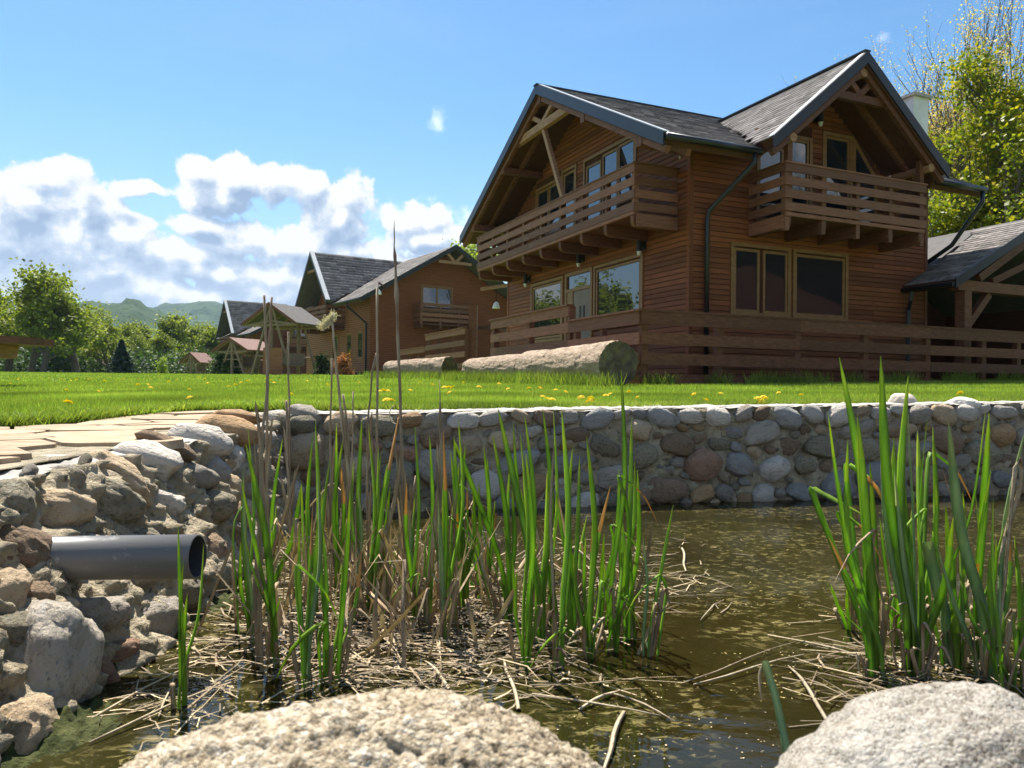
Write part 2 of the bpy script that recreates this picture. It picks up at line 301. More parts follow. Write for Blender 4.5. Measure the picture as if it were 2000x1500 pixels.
MT['granite'] = grain_mat('pale_granite', [(0.0, (0.10, 0.08, 0.055)), (0.22, (0.24, 0.205, 0.16)), (0.5, (0.37, 0.335, 0.28)), (1.0, (0.48, 0.45, 0.395))], 380, 0.6)
def water_mat():
    m = bpy.data.materials.new('pond_water'); m.use_nodes = True; t = NT(m.node_tree); t.nt.nodes.clear()
    tc = t.n('ShaderNodeTexCoord')
    mp = t.n('ShaderNodeMapping'); mp.inputs['Scale'].default_value = (1.0, 1.6, 1); t.l(tc.outputs['Object'], mp.inputs[0])
    bn = t.n('ShaderNodeBump'); bn.inputs['Strength'].default_value = 0.08; bn.inputs['Distance'].default_value = 0.02
    h = t.math('ADD', t.noise(mp.outputs[0], 7, 3, 0.5), t.math('MULTIPLY', t.noise(mp.outputs[0], 38, 3, 0.55), 0.10))
    t.l(h, bn.inputs['Height'])
    fr = t.n('ShaderNodeFresnel'); fr.inputs[0].default_value = 1.36; t.l(bn.outputs[0], fr.inputs['Normal'])
    gl = t.n('ShaderNodeBsdfGlossy'); gl.inputs['Roughness'].default_value = 0.03; t.l(bn.outputs[0], gl.inputs['Normal'])
    tr = t.n('ShaderNodeBsdfTransparent'); tr.inputs[0].default_value = (0.42, 0.36, 0.16, 1)
    df = t.n('ShaderNodeBsdfDiffuse'); 
    cc = t.n('ShaderNodeMapping'); cc.inputs['Scale'].default_value = (1.0, 1.5, 1); t.l(tc.outputs['Object'], cc.inputs[0])
    big = t.mapr(t.noise(cc.outputs[0], 1.5, 3, 0.55, 0.6), 0.38, 0.60); fine = t.mapr(t.noise(cc.outputs[0], 22, 8, 0.7, 0.8), 0.51, 0.60)
    film = t.math('MULTIPLY', big, fine)
    t.l(t.mix(film, (0.040, 0.036, 0.010), (0.17, 0.14, 0.052)), df.inputs[0])
    ms = t.n('ShaderNodeMixShader')
    murk = t.math('MAXIMUM', t.mapr(t.noise(tc.outputs['Object'], 1.1, 3, 0.5), 0.35, 0.7, 0.35, 0.75), t.math('MULTIPLY', film, 0.9))
    t.l(murk, ms.inputs[0]); t.l(tr.outputs[0], ms.inputs[1]); t.l(df.outputs[0], ms.inputs[2])
    m2 = t.n('ShaderNodeMixShader'); t.l(fr.outputs[0], m2.inputs[0]); t.l(ms.outputs[0], m2.inputs[1]); t.l(gl.outputs[0], m2.inputs[2])
    o = t.n('ShaderNodeOutputMaterial'); t.l(m2.outputs[0], o.inputs[0]); return m
MT['water'] = water_mat()

# ------------------------------------------------------------------ mesh helpers
def link(name, me, parent=None, kind=None):
    o = bpy.data.objects.new(name, me); COL.objects.link(o)
    if parent is not None: o.parent = parent
    if kind: o['kind'] = kind
    return o
def tag(o, label=None, cat=None, group=None, kind=None):
    if label: o['label'] = label
    if cat: o['category'] = cat
    if group: o['group'] = group
    if kind: o['kind'] = kind
    return o
def empty(name, loc, rz=0.0, parent=None):
    o = bpy.data.objects.new(name, None); COL.objects.link(o); o.location = loc; o.rotation_euler = (0, 0, rz)
    o.empty_display_size = 0.2
    if parent is not None: o.parent = parent
    return o
def copy_tree(o, parent=None):
    c = o.copy(); COL.objects.link(c)
    if parent is not None:
        c.parent = parent; c.matrix_parent_inverse = o.matrix_parent_inverse.copy()
    for ch in list(KIDS.get(o.name, [])) or list(o.children): copy_tree(ch, c)
    return c
KIDS = {}
def npmesh(name, V, Fc, m, tint=None, smooth=False, normals=False):
    """V (n,3), Fc (k,3|4) index array, tint per face or None"""
    me = bpy.data.meshes.new(name); V = np.asarray(V, dtype=np.float32); Fc = np.asarray(Fc, dtype=np.int32)
    k, s = Fc.shape
    me.vertices.add(len(V)); me.vertices.foreach_set('co', V.ravel())
    me.loops.add(k*s); me.loops.foreach_set('vertex_index', Fc.ravel())
    me.polygons.add(k); me.polygons.foreach_set('loop_start', np.arange(0, k*s, s, dtype=np.int32))
    me.polygons.foreach_set('loop_total', np.full(k, s, dtype=np.int32))
    if smooth: me.polygons.foreach_set('use_smooth', np.ones(k, dtype=bool))
    me.update(calc_edges=True)
    if tint is not None:
        tint = np.asarray(tint, dtype=np.float32)
        if tint.ndim == 1: tint = np.stack([tint]*3, 1)
        a = me.color_attributes.new('tint', 'FLOAT_COLOR', 'CORNER')
        c = np.ones((k, s, 4), dtype=np.float32); c[:, :, :3] = tint[:, None, :]
        a.data.foreach_set('color', c.ravel())
    if m: me.materials.append(m)
    return me
class MB:
    def __init__(s): s.v = []; s.f = []; s.t = []; s.sm = False
    def add(s, V, Fs, tint=1.0):
        b = len(s.v); s.v += [tuple(x) for x in V]
        for f in Fs: s.f.append([b+i for i in f]); s.t.append(tint)
        return s
    def box(s, a, b, tint=1.0):
        x0, x1 = sorted((a[0], b[0])); y0, y1 = sorted((a[1], b[1])); z0, z1 = sorted((a[2], b[2]))
        V = [(x0,y0,z0),(x1,y0,z0),(x1,y1,z0),(x0,y1,z0),(x0,y0,z1),(x1,y0,z1),(x1,y1,z1),(x0,y1,z1)]
        return s.add(V, [(0,3,2,1),(4,5,6,7),(0,1,5,4),(1,2,6,5),(2,3,7,6),(3,0,4,7)], tint)
    def beam(s, p, q, w, h, up=(0, 0, 1), tint=1.0):
        p = Vector(p); q = Vector(q); d = (q-p).normalized(); up = Vector(up)
        if abs(d.dot(up)) > 0.98: up = Vector((1, 0, 0))
        sx = d.cross(up).normalized()*w/2; sz = sx.cross(d).normalized()*h/2
        V = []
        for c in (p, q):
            V += [c-sx-sz, c+sx-sz, c+sx+sz, c-sx+sz]
        return s.add(V, [(0,1,2,3),(7,6,5,4),(0,4,5,1),(1,5,6,2),(2,6,7,3),(3,7,4,0)], tint)
    def prism(s, pts, off, tint=1.0):
        n = len(pts); off = Vector(off); V = [Vector(p) for p in pts]; V += [p+off for p in V]
        Fs = [tuple(range(n)), tuple(range(2*n-1, n-1, -1))]+[(i, i+n, (i+1) % n+n, (i+1) % n) for i in range(n)]
        return s.add(V, Fs, tint)
    def tube(s, pts, rad, n=8, cap=True, tint=1.0):
        pts = [Vector(p) for p in pts]; rad = rad if isinstance(rad, (list, tuple)) else [rad]*len(pts)
        rings = []; pu = None
        for i, p in enumerate(pts):
            d = (pts[min(i+1, len(pts)-1)]-pts[max(i-1, 0)]).normalized()
            if pu is None: pu = Vector((0, 0, 1)) if abs(d.z) < 0.9 else Vector((1, 0, 0))
            a = d.cross(pu)
            if a.length < 1e-4: a = d.orthogonal()
            a.normalize(); b = a.cross(d).normalized(); pu = b
            rings.append([p+(a*math.cos(2*math.pi*k/n)+b*math.sin(2*math.pi*k/n))*rad[i] for k in range(n)])
        V = [x for r_ in rings for x in r_]; Fs = []
        for i in range(len(pts)-1):
            for k in range(n): Fs.append((i*n+k, i*n+(k+1) % n, (i+1)*n+(k+1) % n, (i+1)*n+k))
        if cap: Fs += [tuple(range(n-1, -1, -1)), tuple(range((len(pts)-1)*n, len(pts)*n))]
        return s.add(V, Fs, tint)
    def mesh(s, name, m=None, smooth=False):
        me = bpy.data.meshes.new(name); me.from_pydata(s.v, [], s.f); me.update()
        bm = bmesh.new(); bm.from_mesh(me); bmesh.ops.recalc_face_normals(bm, faces=bm.faces)
        bm.to_mesh(me); bm.free()
        if smooth:
            for p in me.polygons: p.use_smooth = True
        if any(t != 1.0 for t in s.t) or (m and m.name in TINTED):
            a = me.color_attributes.new('tint', 'FLOAT_COLOR', 'CORNER')
            for p, t in zip(me.polygons, s.t):
                c = (t, t, t, 1) if isinstance(t, (int, float)) else (*t, 1)
                for li in p.loop_indices: a.data[li].color = c
        if m: me.materials.append(m)
        return me
    def build(s, name, m, parent=None, kind=None, smooth=False, base=False):
        if base and s.v:   # put the origin at the base of the thing
            xs, ys, zs = zip(*s.v); c = ((min(xs)+max(xs))/2, (min(ys)+max(ys))/2, min(zs))
            s.v = [(x-c[0], y-c[1], z-c[2]) for x, y, z in s.v]
        o = link(name, s.mesh(name, m, smooth), parent, kind)
        if base: o.location = c
        return o
TINTED = {m.name for m in MT.values() if any(n.type == 'ATTRIBUTE' for n in m.node_tree.nodes)}
def sf(o, ang=40):
    """smooth by angle for round things"""
    try: o.data.shade_smooth()
    except Exception:
        for p in o.data.polygons: p.use_smooth = True
    return o
def gz(x, y):
    return -0.14 + 0.0235*(min(max(y, -5), 41)-5) + 0.0125*min(max(x, -15), 15)
def lerp(a, b, t): return a+(b-a)*t
def poly_at(line, s):
    """point and direction at arclength s on a polyline of (x,y)"""
    for (a, b) in zip(line[:-1], line[1:]):
        L = math.hypot(b[0]-a[0], b[1]-a[1])
        if s <= L or b is line[-1]:
            t = s/L; return (lerp(a[0], b[0], t), lerp(a[1], b[1], t)), ((b[0]-a[0])/L, (b[1]-a[1])/L)
        s -= L
def plen(line): return sum(math.hypot(b[0]-a[0], b[1]-a[1]) for a, b in zip(line[:-1], line[1:]))

# ================================================================== SETTING
# the lawn and the land round the pond, one sheet to the horizon
E = [(-4.3, -30), (-4.3, -8), (-4.3, 0.4), (-4.1, 2.2), (-3.3, 3.2), (-2.6, 3.42), (-2.3, 3.55), (-2.22, 4.1), (-2.18, 4.72), (-1.7, 4.98), (-1.15, 4.86),
     (-0.6, 4.74), (0.3, 4.98), (1.3, 5.25), (2.4, 5.52), (3.5, 5.77), (5.0, 6.12), (7.0, 6.6), (8.6, 6.6), (8.9, 5.0), (8.9, 2.0), (8.9, -8), (8.9, -30)]
ang = [200, 185, 172, 160, 150, 140, 133, 126, 118, 111, 105, 99, 93, 87, 80, 73, 64, 52, 35, 20, 5, -8, -20]
rad_ = [0, 0.15, 0.4, 0.8, 1.4, 2.2, 3.2, 4.5, 6, 8, 10.5, 14, 18, 23, 29, 36, 45, 60, 90, 160, 400, 1200, 4000]
V = []; Fc = []
EE = []; AA = []
for i in range(len(E)-1):
    for k in range(4):
        EE.append((lerp(E[i][0], E[i+1][0], k/4), lerp(E[i][1], E[i+1][1], k/4))); AA.append(lerp(ang[i], ang[i+1], k/4))
EE.append(E[-1]); AA.append(ang[-1])
for (ex, ey), a in zip(EE, AA):
    for r_ in rad_:
        x = ex+math.cos(R(a))*r_; y = ey+math.sin(R(a))*r_
        V.append((x, y, gz(x, y)+0.012*noise.noise(Vector((x*1.3, y*1.3, 0)))*(r_ > 0.1)))
nR = len(rad_)
for i in range(len(EE)-1):
    for j in range(nR-1): Fc.append((i*nR+j, i*nR+j+1, (i+1)*nR+j+1, (i+1)*nR+j))
o = link('lawn', npmesh('lawn', V, Fc, MT['lawn'], smooth=True), kind='structure')
# skirt of soil under the lawn edge
mb = MB()
for (a, b) in zip(EE[:-1], EE[1:]):
    mb.add([(a[0], a[1], gz(*a)-0.004), (b[0], b[1], gz(*b)-0.004), (b[0], b[1], -1.2), (a[0], a[1], -1.2)], [(0, 1, 2, 3)])
MT['soil'] = mat('dark_soil', [(0.1, (0.035, 0.027, 0.018)), (0.9, (0.09, 0.07, 0.045))], nscale=12, rough=1, bump=0.8)
mb.build('soil', MT['soil'], kind='structure')
# near bank behind the camera's wall
MB().box((-30, -40, -1.3), (30, 0.28, -0.42)).build('bank', MT['soil'], kind='structure')
# pond bottom
xs = np.linspace(-1.6, 9.2, 90); ys = np.linspace(0.2, 7.0, 70)
V = []; Fc = []
for x in xs:
    for y in ys:
        z = -0.90 - 0.10*noise.noise(Vector((x*0.9, y*0.9, 3))) - 0.035*noise.noise(Vector((x*4, y*4, 1)))
        z += 0.14*max(0, 1-(x+1.15)/0.5) + 0.0
        V.append((x, y, min(z, -0.745)))
n = len(ys)
for i in range(len(xs)-1):
    for j in range(n-1): Fc.append((i*n+j, (i+1)*n+j, (i+1)*n+j+1, i*n+j+1))
link('pond_bottom', npmesh('pond_bottom', V, Fc, MT['mud'], smooth=True), kind='structure')
V = [(-1.6, 0.2, WZ), (9.2, 0.2, WZ), (9.2, 7.0, WZ), (-1.6, 7.0, WZ)]
link('water', npmesh('water', V, [(0, 1, 2, 3)], MT['water']), kind='structure')

# hills
def hill(name, pts, dist, depth, res, label_h, rough_h):
    """pts: silhouette (px, py); a ridge at distance dist sloping down towards the camera"""
    pts = sorted(pts); px0, px1 = pts[0][0], pts[-1][0]
    nx = res; ny = 46; V = []; Fc = []
    for i in range(nx):
        px = lerp(px0, px1, i/(nx-1))
        for k in range(len(pts)-1):
            if pts[k][0] <= px <= pts[k+1][0]: break
        t = (px-pts[k][0])/(pts[k+1][0]-pts[k][0]); t = t*t*(3-2*t); py = lerp(pts[k][1], pts[k+1][1], t)
        top = P(px, py, dist)
        for j in range(ny):
            s = j/(ny-1)                                   # 0 = foot near, 1 = ridge, beyond the ridge it drops
            sp = s/0.85
            y = dist-depth*(1-sp); x = top.x*(y/dist)
            prof = math.sin(min(sp, 1)*math.pi/2)**1.15 if sp <= 1 else 1-(sp-1)*2.4
            z = (top.z)*prof*(0.86+0.14*min(1, sp)) if sp <= 1 else top.z*prof
            nn = noise.noise(Vector((x*0.012, y*0.012, dist)))*top.z*0.16*math.sin(min(sp, 1)*math.pi)
            cr = abs(noise.noise(Vector((x*0.11, y*0.11, 0))))*rough_h + abs(noise.noise(Vector((x*0.31, y*0.31, 5))))*rough_h*0.5
            V.append((x, y, max(-1, z+nn)+cr-(rough_h*0.3)))
    for i in range(nx-1):
        for j in range(ny-1): Fc.append((i*ny+j, (i+1)*ny+j, (i+1)*ny+j+1, i*ny+j+1))
    return link(name, npmesh(name, V, Fc, MT['hill'], smooth=False), kind='structure')
hill('hill', [(-6000, 700), (-4200, 560), (-3000, 480), (-2000, 520), (-1200, 470), (-700, 560), (-300, 610), (0, 640), (100, 600), (185, 592), (215, 598), (262, 592), (300, 612), (350, 628), (420, 650), (520, 668), (700, 690), (1000, 700), (1500, 705), (2600, 700), (6000, 720)],
     700, 330, 900, 0, 7)
hill('far_hill', [(-3000, 650), (-1200, 620), (-300, 610), (100, 650), (230, 625), (290, 606), (330, 596), (360, 596), (395, 592), (430, 598), (470, 610), (560, 640), (700, 660), (1200, 680), (2600, 690)],
     1350, 520, 520, 0, 10)
# haze: even air round the whole place
hz = MB().box((-2600, -700, -3), (3800, 1750, 210)).build('haze', None, kind='stuff')
hm = bpy.data.materials.new('haze_air'); hm.use_nodes = True; t = NT(hm.node_tree); t.nt.nodes.clear()
pv = t.n('ShaderNodeVolumePrincipled'); pv.inputs['Color'].default_value = (0.55, 0.74, 1.0, 1); pv.inputs['Density'].default_value = 0.00014; pv.inputs['Anisotropy'].default_value = 0.25
oo = t.n('ShaderNodeOutputMaterial'); t.l(pv.outputs[0], oo.inputs['Volume'])
hz.data.materials.append(hm)

# ================================================================== STONES AND WALLS
def ico(sub):
    bm = bmesh.new(); bmesh.ops.create_icosphere(bm, subdivisions=sub, radius=1.0)
    V = np.array([v.co[:] for v in bm.verts]); Fs = np.array([[v.index for v in f.verts] for f in bm.faces]); bm.free(); return V, Fs
ICO = {k: ico(k) for k in (1, 2, 3, 4)}
def stone_mesh(seed, sub=3, amp=0.21, flat=0.0, m=None, name='stone', fine=0.0, boxy=0.38):
    V, Fs = ICO[sub]; V = V.copy(); off = Vector((seed*3.7, seed*1.9, seed*0.7)); r = random.Random(seed)
    out = []; fine = fine or 0.035
    pw = 1-boxy*r.uniform(0.4, 1.0)
    cuts = [(Vector((r.gauss(0, 1), r.gauss(0, 1), r.gauss(0, 1))).normalized(), r.uniform(0.80, 0.97)) for _ in range(4)]
    for v in V:
        p = Vector(v)
        q = Vector([math.copysign(abs(c)**pw, c) for c in p]); q = q/ max(0.9, q.length*0.93)
        for nrm_, dd in cuts:
            e = q.dot(nrm_)-dd
            if e > 0: q -= nrm_*e*0.85
        k = 1+amp*noise.noise(p*1.1+off)+amp*0.55*noise.noise(p*2.6+off)+amp*0.28*noise.noise(p*6+off)
        if fine: k += fine*noise.noise(p*14+off)+fine*0.6*noise.noise(p*31+off)
        out.append(q*k)
    return npmesh(name, np.array([x[:] for x in out]), Fs, m, smooth=True)
SM = {}
def stone_obj(parent, loc, dims, rot, matname, seed, sub=3, name='stone'):
    key = (matname, seed % 7, sub)
    if key not in SM: SM[key] = stone_mesh(11+seed % 7, sub, m=MT[matname])
    o = bpy.data.objects.new(name, SM[key]); COL.objects.link(o); o.parent = parent
    o.location = loc; o.scale = dims; o.rotation_euler = rot; return o

def wall_grid(base, top, zt, length_samples, hs, seed, amp=0.03, thick=0.27, capn=5, caploc=True):
    """mortar face from water to the top, then a cap; base/top are polylines with equal arclength parametrisation, zt(s01) top height"""
    V = []; Fc = []; n = length_samples; m_ = hs
    Lb, Lt = plen(base), plen(top)
    for i in range(n):
        u = i/(n-1); (bx, by), _d = poly_at(base, u*Lb*0.99999); (tx, ty), (dx, dy) = poly_at(top, u*Lt*0.99999)
        z1 = zt(u); nx_, ny_ = dy, -dx                      # outward (to the pond)
        for j in range(m_):
            h = j/(m_-1); z = lerp(-1.15, z1, h); k = max(0, (z-WZ)/(z1-WZ)) if z > WZ else 0
            x, y = lerp(bx, tx, k), lerp(by, ty, k)
            d = amp*noise.noise(Vector((x*7, y*7, z*9+seed)))+amp*0.9*noise.noise(Vector((x*18, y*18, z*20+seed)))+amp*0.6*noise.noise(Vector((x*45, y*45, z*45)))
            if j == m_-1: d -= 0.015
            V.append((x+nx_*d, y+ny_*d, z+0.3*d*(j < m_-1)))
    for i in range(n-1):
        for j in range(m_-1): Fc.append((i*m_+j, (i+1)*m_+j, (i+1)*m_+j+1, i*m_+j+1))
    # cap
    b0 = len(V); cm = capn
    for i in range(n):
        u = i/(n-1); (tx, ty), (dx, dy) = poly_at(top, u*Lt*0.99999); nx_, ny_ = dy, -dx; z1 = zt(u)
        for j in range(cm):
            a = j/(cm-1)*thick-0.012
            x, y = tx-nx_*a, ty-ny_*a
            V.append((x, y, z1+0.004+0.012*noise.noise(Vector((x*8, y*8, seed+9)))+0.006*noise.noise(Vector((x*30, y*30, seed)))-(0.012 if j == 0 else 0)))
    Fcap = []
    for i in range(n-1):
        for j in range(cm-1): Fcap.append((b0+i*cm+j, b0+(i+1)*cm+j, b0+(i+1)*cm+j+1, b0+i*cm+j+1))
    return V, Fc, Fcap

BWB = [(-1.25, 4.26), (-0.67, 4.40), (0.3, 4.66), (1.3, 4.93), (2.4, 5.2), (3.5, 5.45), (5.0, 5.8), (8.8, 6.6)]
BWT = [(-1.33, 4.34), (-0.69, 4.47), (0.28, 4.73), (1.28, 5.00), (2.38, 5.27), (3.48, 5.52), (4.98, 5.87), (8.8, 6.68)]
def bz(u):
    (x, y), _d = poly_at(BWT, u*plen(BWT)*0.99999); return gz(x, y)+0.012
wallR = empty('stone_wall', (0, 4.6, WZ))
tag(wallR, 'long low wall of mortared river stones along the far side of the pond, below the lawn', 'stone wall')
V, Fc, Fcap = wall_grid(BWB, BWT, bz, 700, 44, 2.0, amp=0.028, thick=0.27)
off = np.array([0, 4.6, WZ])
link('mortar', npmesh('mortar', np.array(V)-off, Fc, MT['mortar'], smooth=True), wallR)
link('cap', npmesh('cap', np.array(V)-off, Fcap, MT['cap'], smooth=True), wallR)
LWB = [(-0.83, 0.55), (-0.92, 1.3), (-0.98, 2.0), (-0.97, 2.6), (-1.06, 3.2), (-1.13, 3.8), (-1.24, 4.4)]
LWT = [(-1.12, 0.55), (-1.26, 1.3), (-1.33, 2.0), (-1.31, 2.6), (-1.28, 3.2), (-1.29, 3.8), (-1.36, 4.4)]
def lz(u):
    (x, y), _d = poly_at(LWT, u*plen(LWT)*0.99999); return gz(x, y)-0.004
wallL = empty('stone_wall', (-1.1, 2.4, WZ))
tag(wallL, 'curved wall of rounded river stones holding the path, with the grey pipe sticking out of it', 'stone wall')
V, Fc, Fcap = wall_grid([(x+.018, y) for x, y in LWB], [(x+.018, y) for x, y in LWT], lambda u: lz(u)-0.02, 460, 74, 5.0, amp=0.05, thick=0.3)
off = np.array([-1.1, 2.4, WZ])
link('mortar', npmesh('mortar', np.array(V)-off, Fc, MT['mortar'], smooth=True), wallL)
link('cap', npmesh('cap', np.array(V)-off, Fcap, MT['cap'], smooth=True), wallL)

def pack(L, H, sizes, existing=(), seed=1, gap=0.93):
    """dart throwing of ellipses in a L x H strip; returns (s, h, a, b)"""
    r = random.Random(seed); out = list(existing); new = []
    for (amin, amax, tries) in sizes:
        for _ in range(tries):
            a = r.uniform(amin, amax); b = a*r.uniform(0.55, 0.85); s = r.uniform(0, L); h = r.uniform(b*0.6, H-b*0.75)
            ok = True
            for (s2, h2, a2, b2) in out:
                if abs(s-s2) > a+a2: continue
                if ((s-s2)/(a+a2))**2+((h-h2)/(b+b2))**2 < gap**2: ok = False; break
            if ok: out.append((s, h, a, b)); new.append((s, h, a, b))
    return new
L = plen(BWT); H = 0.60
rs = random.Random(5)
# the course along the top is larger and paler
top = []; s = 0.05
while s < L-0.1:
    a = rs.uniform(0.055, 0.115); b = a*rs.uniform(0.5, 0.72); top.append((s+a, H-b*rs.uniform(0.92, 1.15), a, b)); s += 2*a*rs.uniform(0.92, 1.12)
fill = pack(L, H-0.04, [(0.10, 0.14, 260), (0.07, 0.10, 1500), (0.05, 0.07, 3500), (0.032, 0.05, 5000)], top, 3, 0.94)
allst = [(x, True) for x in top]+[(x, False) for x in fill]
allst = [q for q in allst if q[0][0] < 6.6][:298]
i = 0
for (s, h, a, b), istop in allst:
    u = s/L; (bx, by), _d = poly_at(BWB, min(u, 0.9999)*plen(BWB)); (tx, ty), (dx, dy) = poly_at(BWT, min(u, 0.9999)*L)
    z1 = bz(u); k = h/H; z = lerp(WZ-0.03, z1, k); x, y = lerp(bx, tx, k), lerp(by, ty, k)
    dpt = min(a, b)*rs.uniform(0.6, 0.9)
    rz = math.atan2(dy, dx)
    mn = rs.choices(['st_white', 'st_cream', 'st_grey', 'st_blue', 'st_brown', 'st_tan', 'st_dark', 'st_red'], [5, 3, 5, 3, 3, 1.5, 0.5, .5] if istop else [1.6, 1.4, 6, 3, 4.5, 1.6, 4, 1.5])[0]
    stone_obj(wallR, (x+dy*0.004, y-dx*0.004-4.6, z-WZ), (a*0.97, dpt, b*0.98), (rs.uniform(-.25, .25), rs.uniform(-.45, .45), rz+rs.uniform(-.12, .12)), mn, rs.randrange(70), 3); i += 1

# left wall: the stones one can tell apart in the photograph, then fillers
def on_left(px, py):
    """meet the ray with the battered face of the left wall"""
    d = ray(px, py); Y = 2.0
    for _ in range(40):
        z = d.z*Y
        (tx0, bx0) = (np.interp(Y, [p[1] for p in LWT], [p[0] for p in LWT]), np.interp(Y, [p[1] for p in LWB], [p[0] for p in LWB]))
        zt_ = gz(tx0, Y); k = min(1, max(0, (z-WZ)/(zt_-WZ))); X = lerp(bx0, tx0, k)
        Y = lerp(Y, X/d.x, 0.5)
    return Vector((d.x*Y, Y, d.z*Y))
LST = [  # px, py, w, h (pixels), tilt (deg, clockwise in the picture), material
 (22,990,84,112,0,'st_dark'),(107,1000,118,92,5,'st_cream'),(48,1078,112,84,35,'st_brown'),(125,936,70,52,10,'st_grey'),(236,938,140,66,42,'st_cream'),
 (315,985,80,62,15,'st_white'),(287,902,128,74,22,'st_white'),(328,872,112,40,24,'st_brown'),(372,932,90,58,14,'st_grey'),(395,862,112,62,16,'st_white'),
 (446,842,120,58,14,'st_tan'),(468,816,90,30,6,'st_tan'),(418,922,54,66,40,'st_blue'),(455,905,40,66,8,'st_white'),(449,953,42,54,30,'st_cream'),
 (205,985,118,100,20,'st_dark'),(405,1080,70,74,0,'st_brown'),(405,995,104,64,-12,'st_dark'),(455,1018,60,80,10,'st_brown'),(510,860,56,46,0,'st_grey'),
 (14,1160,84,88,0,'st_cream'),(70,1170,70,70,0,'st_brown'),(82,1310,170,270,10,'st_grey'),(46,1440,110,140,20,'st_cream'),(222,1278,92,40,-18,'st_red'),(190,1312,84,52,30,'st_red'),
 (175,1205,130,90,0,'st_grey'),(300,1215,110,90,0,'st_grey'),(350,1160,90,80,0,'st_dark'),(420,1130,70,70,0,'st_dark'),(280,1060,80,50,0,'st_dark'),(170,1075,70,60,0,'st_grey'),
 (520,905,60,50,0,'st_brown'),(530,955,60,60,0,'st_dark'),(480,1060,60,60,0,'st_grey'),(25,1240,90,90,0,'st_dark'),(250,1130,90,50,0,'st_grey')]
for i, (px, py, w_, h_, tl, mn) in enumerate(LST):
    p = on_left(px, py); Y = p.y; dv_ = ray(px, py)
    hx = w_*Y/F*0.51; hz_ = h_*Y/F*0.51; hy = (hx+hz_)*0.52
    p = p+dv_.normalized()*hy*0.55
    Mr = Matrix.Rotation(-math.atan2(dv_.x, 1), 3, 'Z') @ Matrix.Rotation(math.atan2(dv_.z, math.hypot(dv_.x, 1)), 3, 'X') @ Matrix.Rotation(R(tl), 3, 'Y')
    stone_obj(wallL, p-Vector((-1.1, 2.4, WZ)), (hx, hy, hz_), Mr.to_euler(), mn, i, 4 if Y < 2.6 else 3)
ex = []
LL = plen(LWT)
for (px, py, w_, h_, tl, mn) in LST:
    p = on_left(px, py); ex.append((p.y-0.55, (p.z-WZ), w_*p.y*p.y/(F*1.15)*0.5, h_*p.y/F*0.5))
for j, (s, h, a, b) in enumerate(pack(LL, 0.5, [(0.06, 0.09, 500), (0.035, 0.06, 2500)], ex, 8, 0.9)[:120]):
    u = s/LL; (bx, by), _d = poly_at(LWB, min(u, 0.999)*plen(LWB)); (tx, ty), (dx, dy) = poly_at(LWT, min(u, 0.999)*LL); k = h/0.5
    stone_obj(wallL, Vector((lerp(bx, tx, k), lerp(by, ty, k), lerp(WZ-0.02, lz(u), k)))-Vector((-1.1, 2.4, WZ)), (b*0.62, a*0.92, b*0.92), (rs.uniform(-.5, .5), R(-12), rs.uniform(-.2, .2)),
              rs.choice(['st_grey', 'st_dark', 'st_brown', 'st_grey', 'st_cream']), j, 3)
# stones of the corner where both walls meet
for i, (px, py, w_, h_, tl, mn) in enumerate([(577,836,66,44,0,'st_white'),(600,815,76,44,18,'st_grey'),(560,850,60,60,0,'st_grey'),(660,822,60,30,0,'st_grey'),(722,823,66,34,8,'st_white'),(765,822,56,34,0,'st_cream'),(540,817,60,30,0,'st_white')]):
    p = P(px, py, 4.42+max(0, (px-560)/300*0.15)); sx = w_*p.y/F*0.5; sz = h_*p.y/F*0.5
    stone_obj(wallR, p-Vector((0, 4.6, WZ)), (sx, sx*0.8, sz), (0, R(tl), 0.2), mn, i+3, 3)

# near wall under the camera and its two boulders
nw = MB(); nwl = empty('stone_wall', (0.2, 0.35, -1.2)); tag(nwl, 'near pond wall that carries the two big blurred boulders at the bottom', 'stone wall')
V = []; Fc = []
for i in range(60):
    for j, (yy, zz) in enumerate([(0.2, -0.40), (0.3, -0.385), (0.4, -0.39), (0.48, -0.41), (0.53, -0.5), (0.55, -0.7), (0.57, -1.0), (0.58, -1.3)]):
        x = -1.0+i*0.16; V.append((x-0.2, yy-0.35+0.02*noise.noise(Vector((x*9, j, 0))), zz+1.2+0.02*noise.noise(Vector((x*7, j*0.8, 4)))))
for i in range(59):
    for j in range(7): Fc.append((i*8+j, i*8+j+1, (i+1)*8+j+1, (i+1)*8+j))
link('mortar', npmesh('mortar', V, Fc, MT['mortar'], smooth=True), nwl)
def boulder(name, center, dims, seed, m, label, sub=6, amp=0.10, fine=0.03, rz=0, boxy=0.2, grain=0.0):
    bm = bmesh.new(); bmesh.ops.create_icosphere(bm, subdivisions=sub, radius=1.0)
    off = Vector((seed, seed*2, 0)); D = Vector(dims)
    for v in bm.verts:
        p = v.co.copy(); q = Vector([math.copysign(abs(c)**(1-boxy), c) for c in p]); q /= max(0.9, q.length*0.95)
        k = 1+amp*noise.noise(p*1.3+off)+amp*0.4*noise.noise(p*3.1+off)+fine*noise.noise(p*9+off)+fine*0.5*noise.noise(p*20+off)
        w_ = Vector((q.x*D.x, q.y*D.y, q.z*D.z))*k
        if grain:
            n_ = p.normalized(); g_ = noise.noise(w_*130+off); g2 = noise.noise(w_*260+off)
            w_ += n_*(grain*max(-0.5, g_)+grain*0.5*g2)
        v.co = w_
    me = bpy.data.meshes.new(name); bm.to_mesh(me); bm.free()
    for p in me.polygons: p.use_smooth = True
    me.materials.append(m)
    o = link(name, me); o.location = center; o.rotation_euler = (0, 0, rz); tag(o, label, 'boulder'); return o
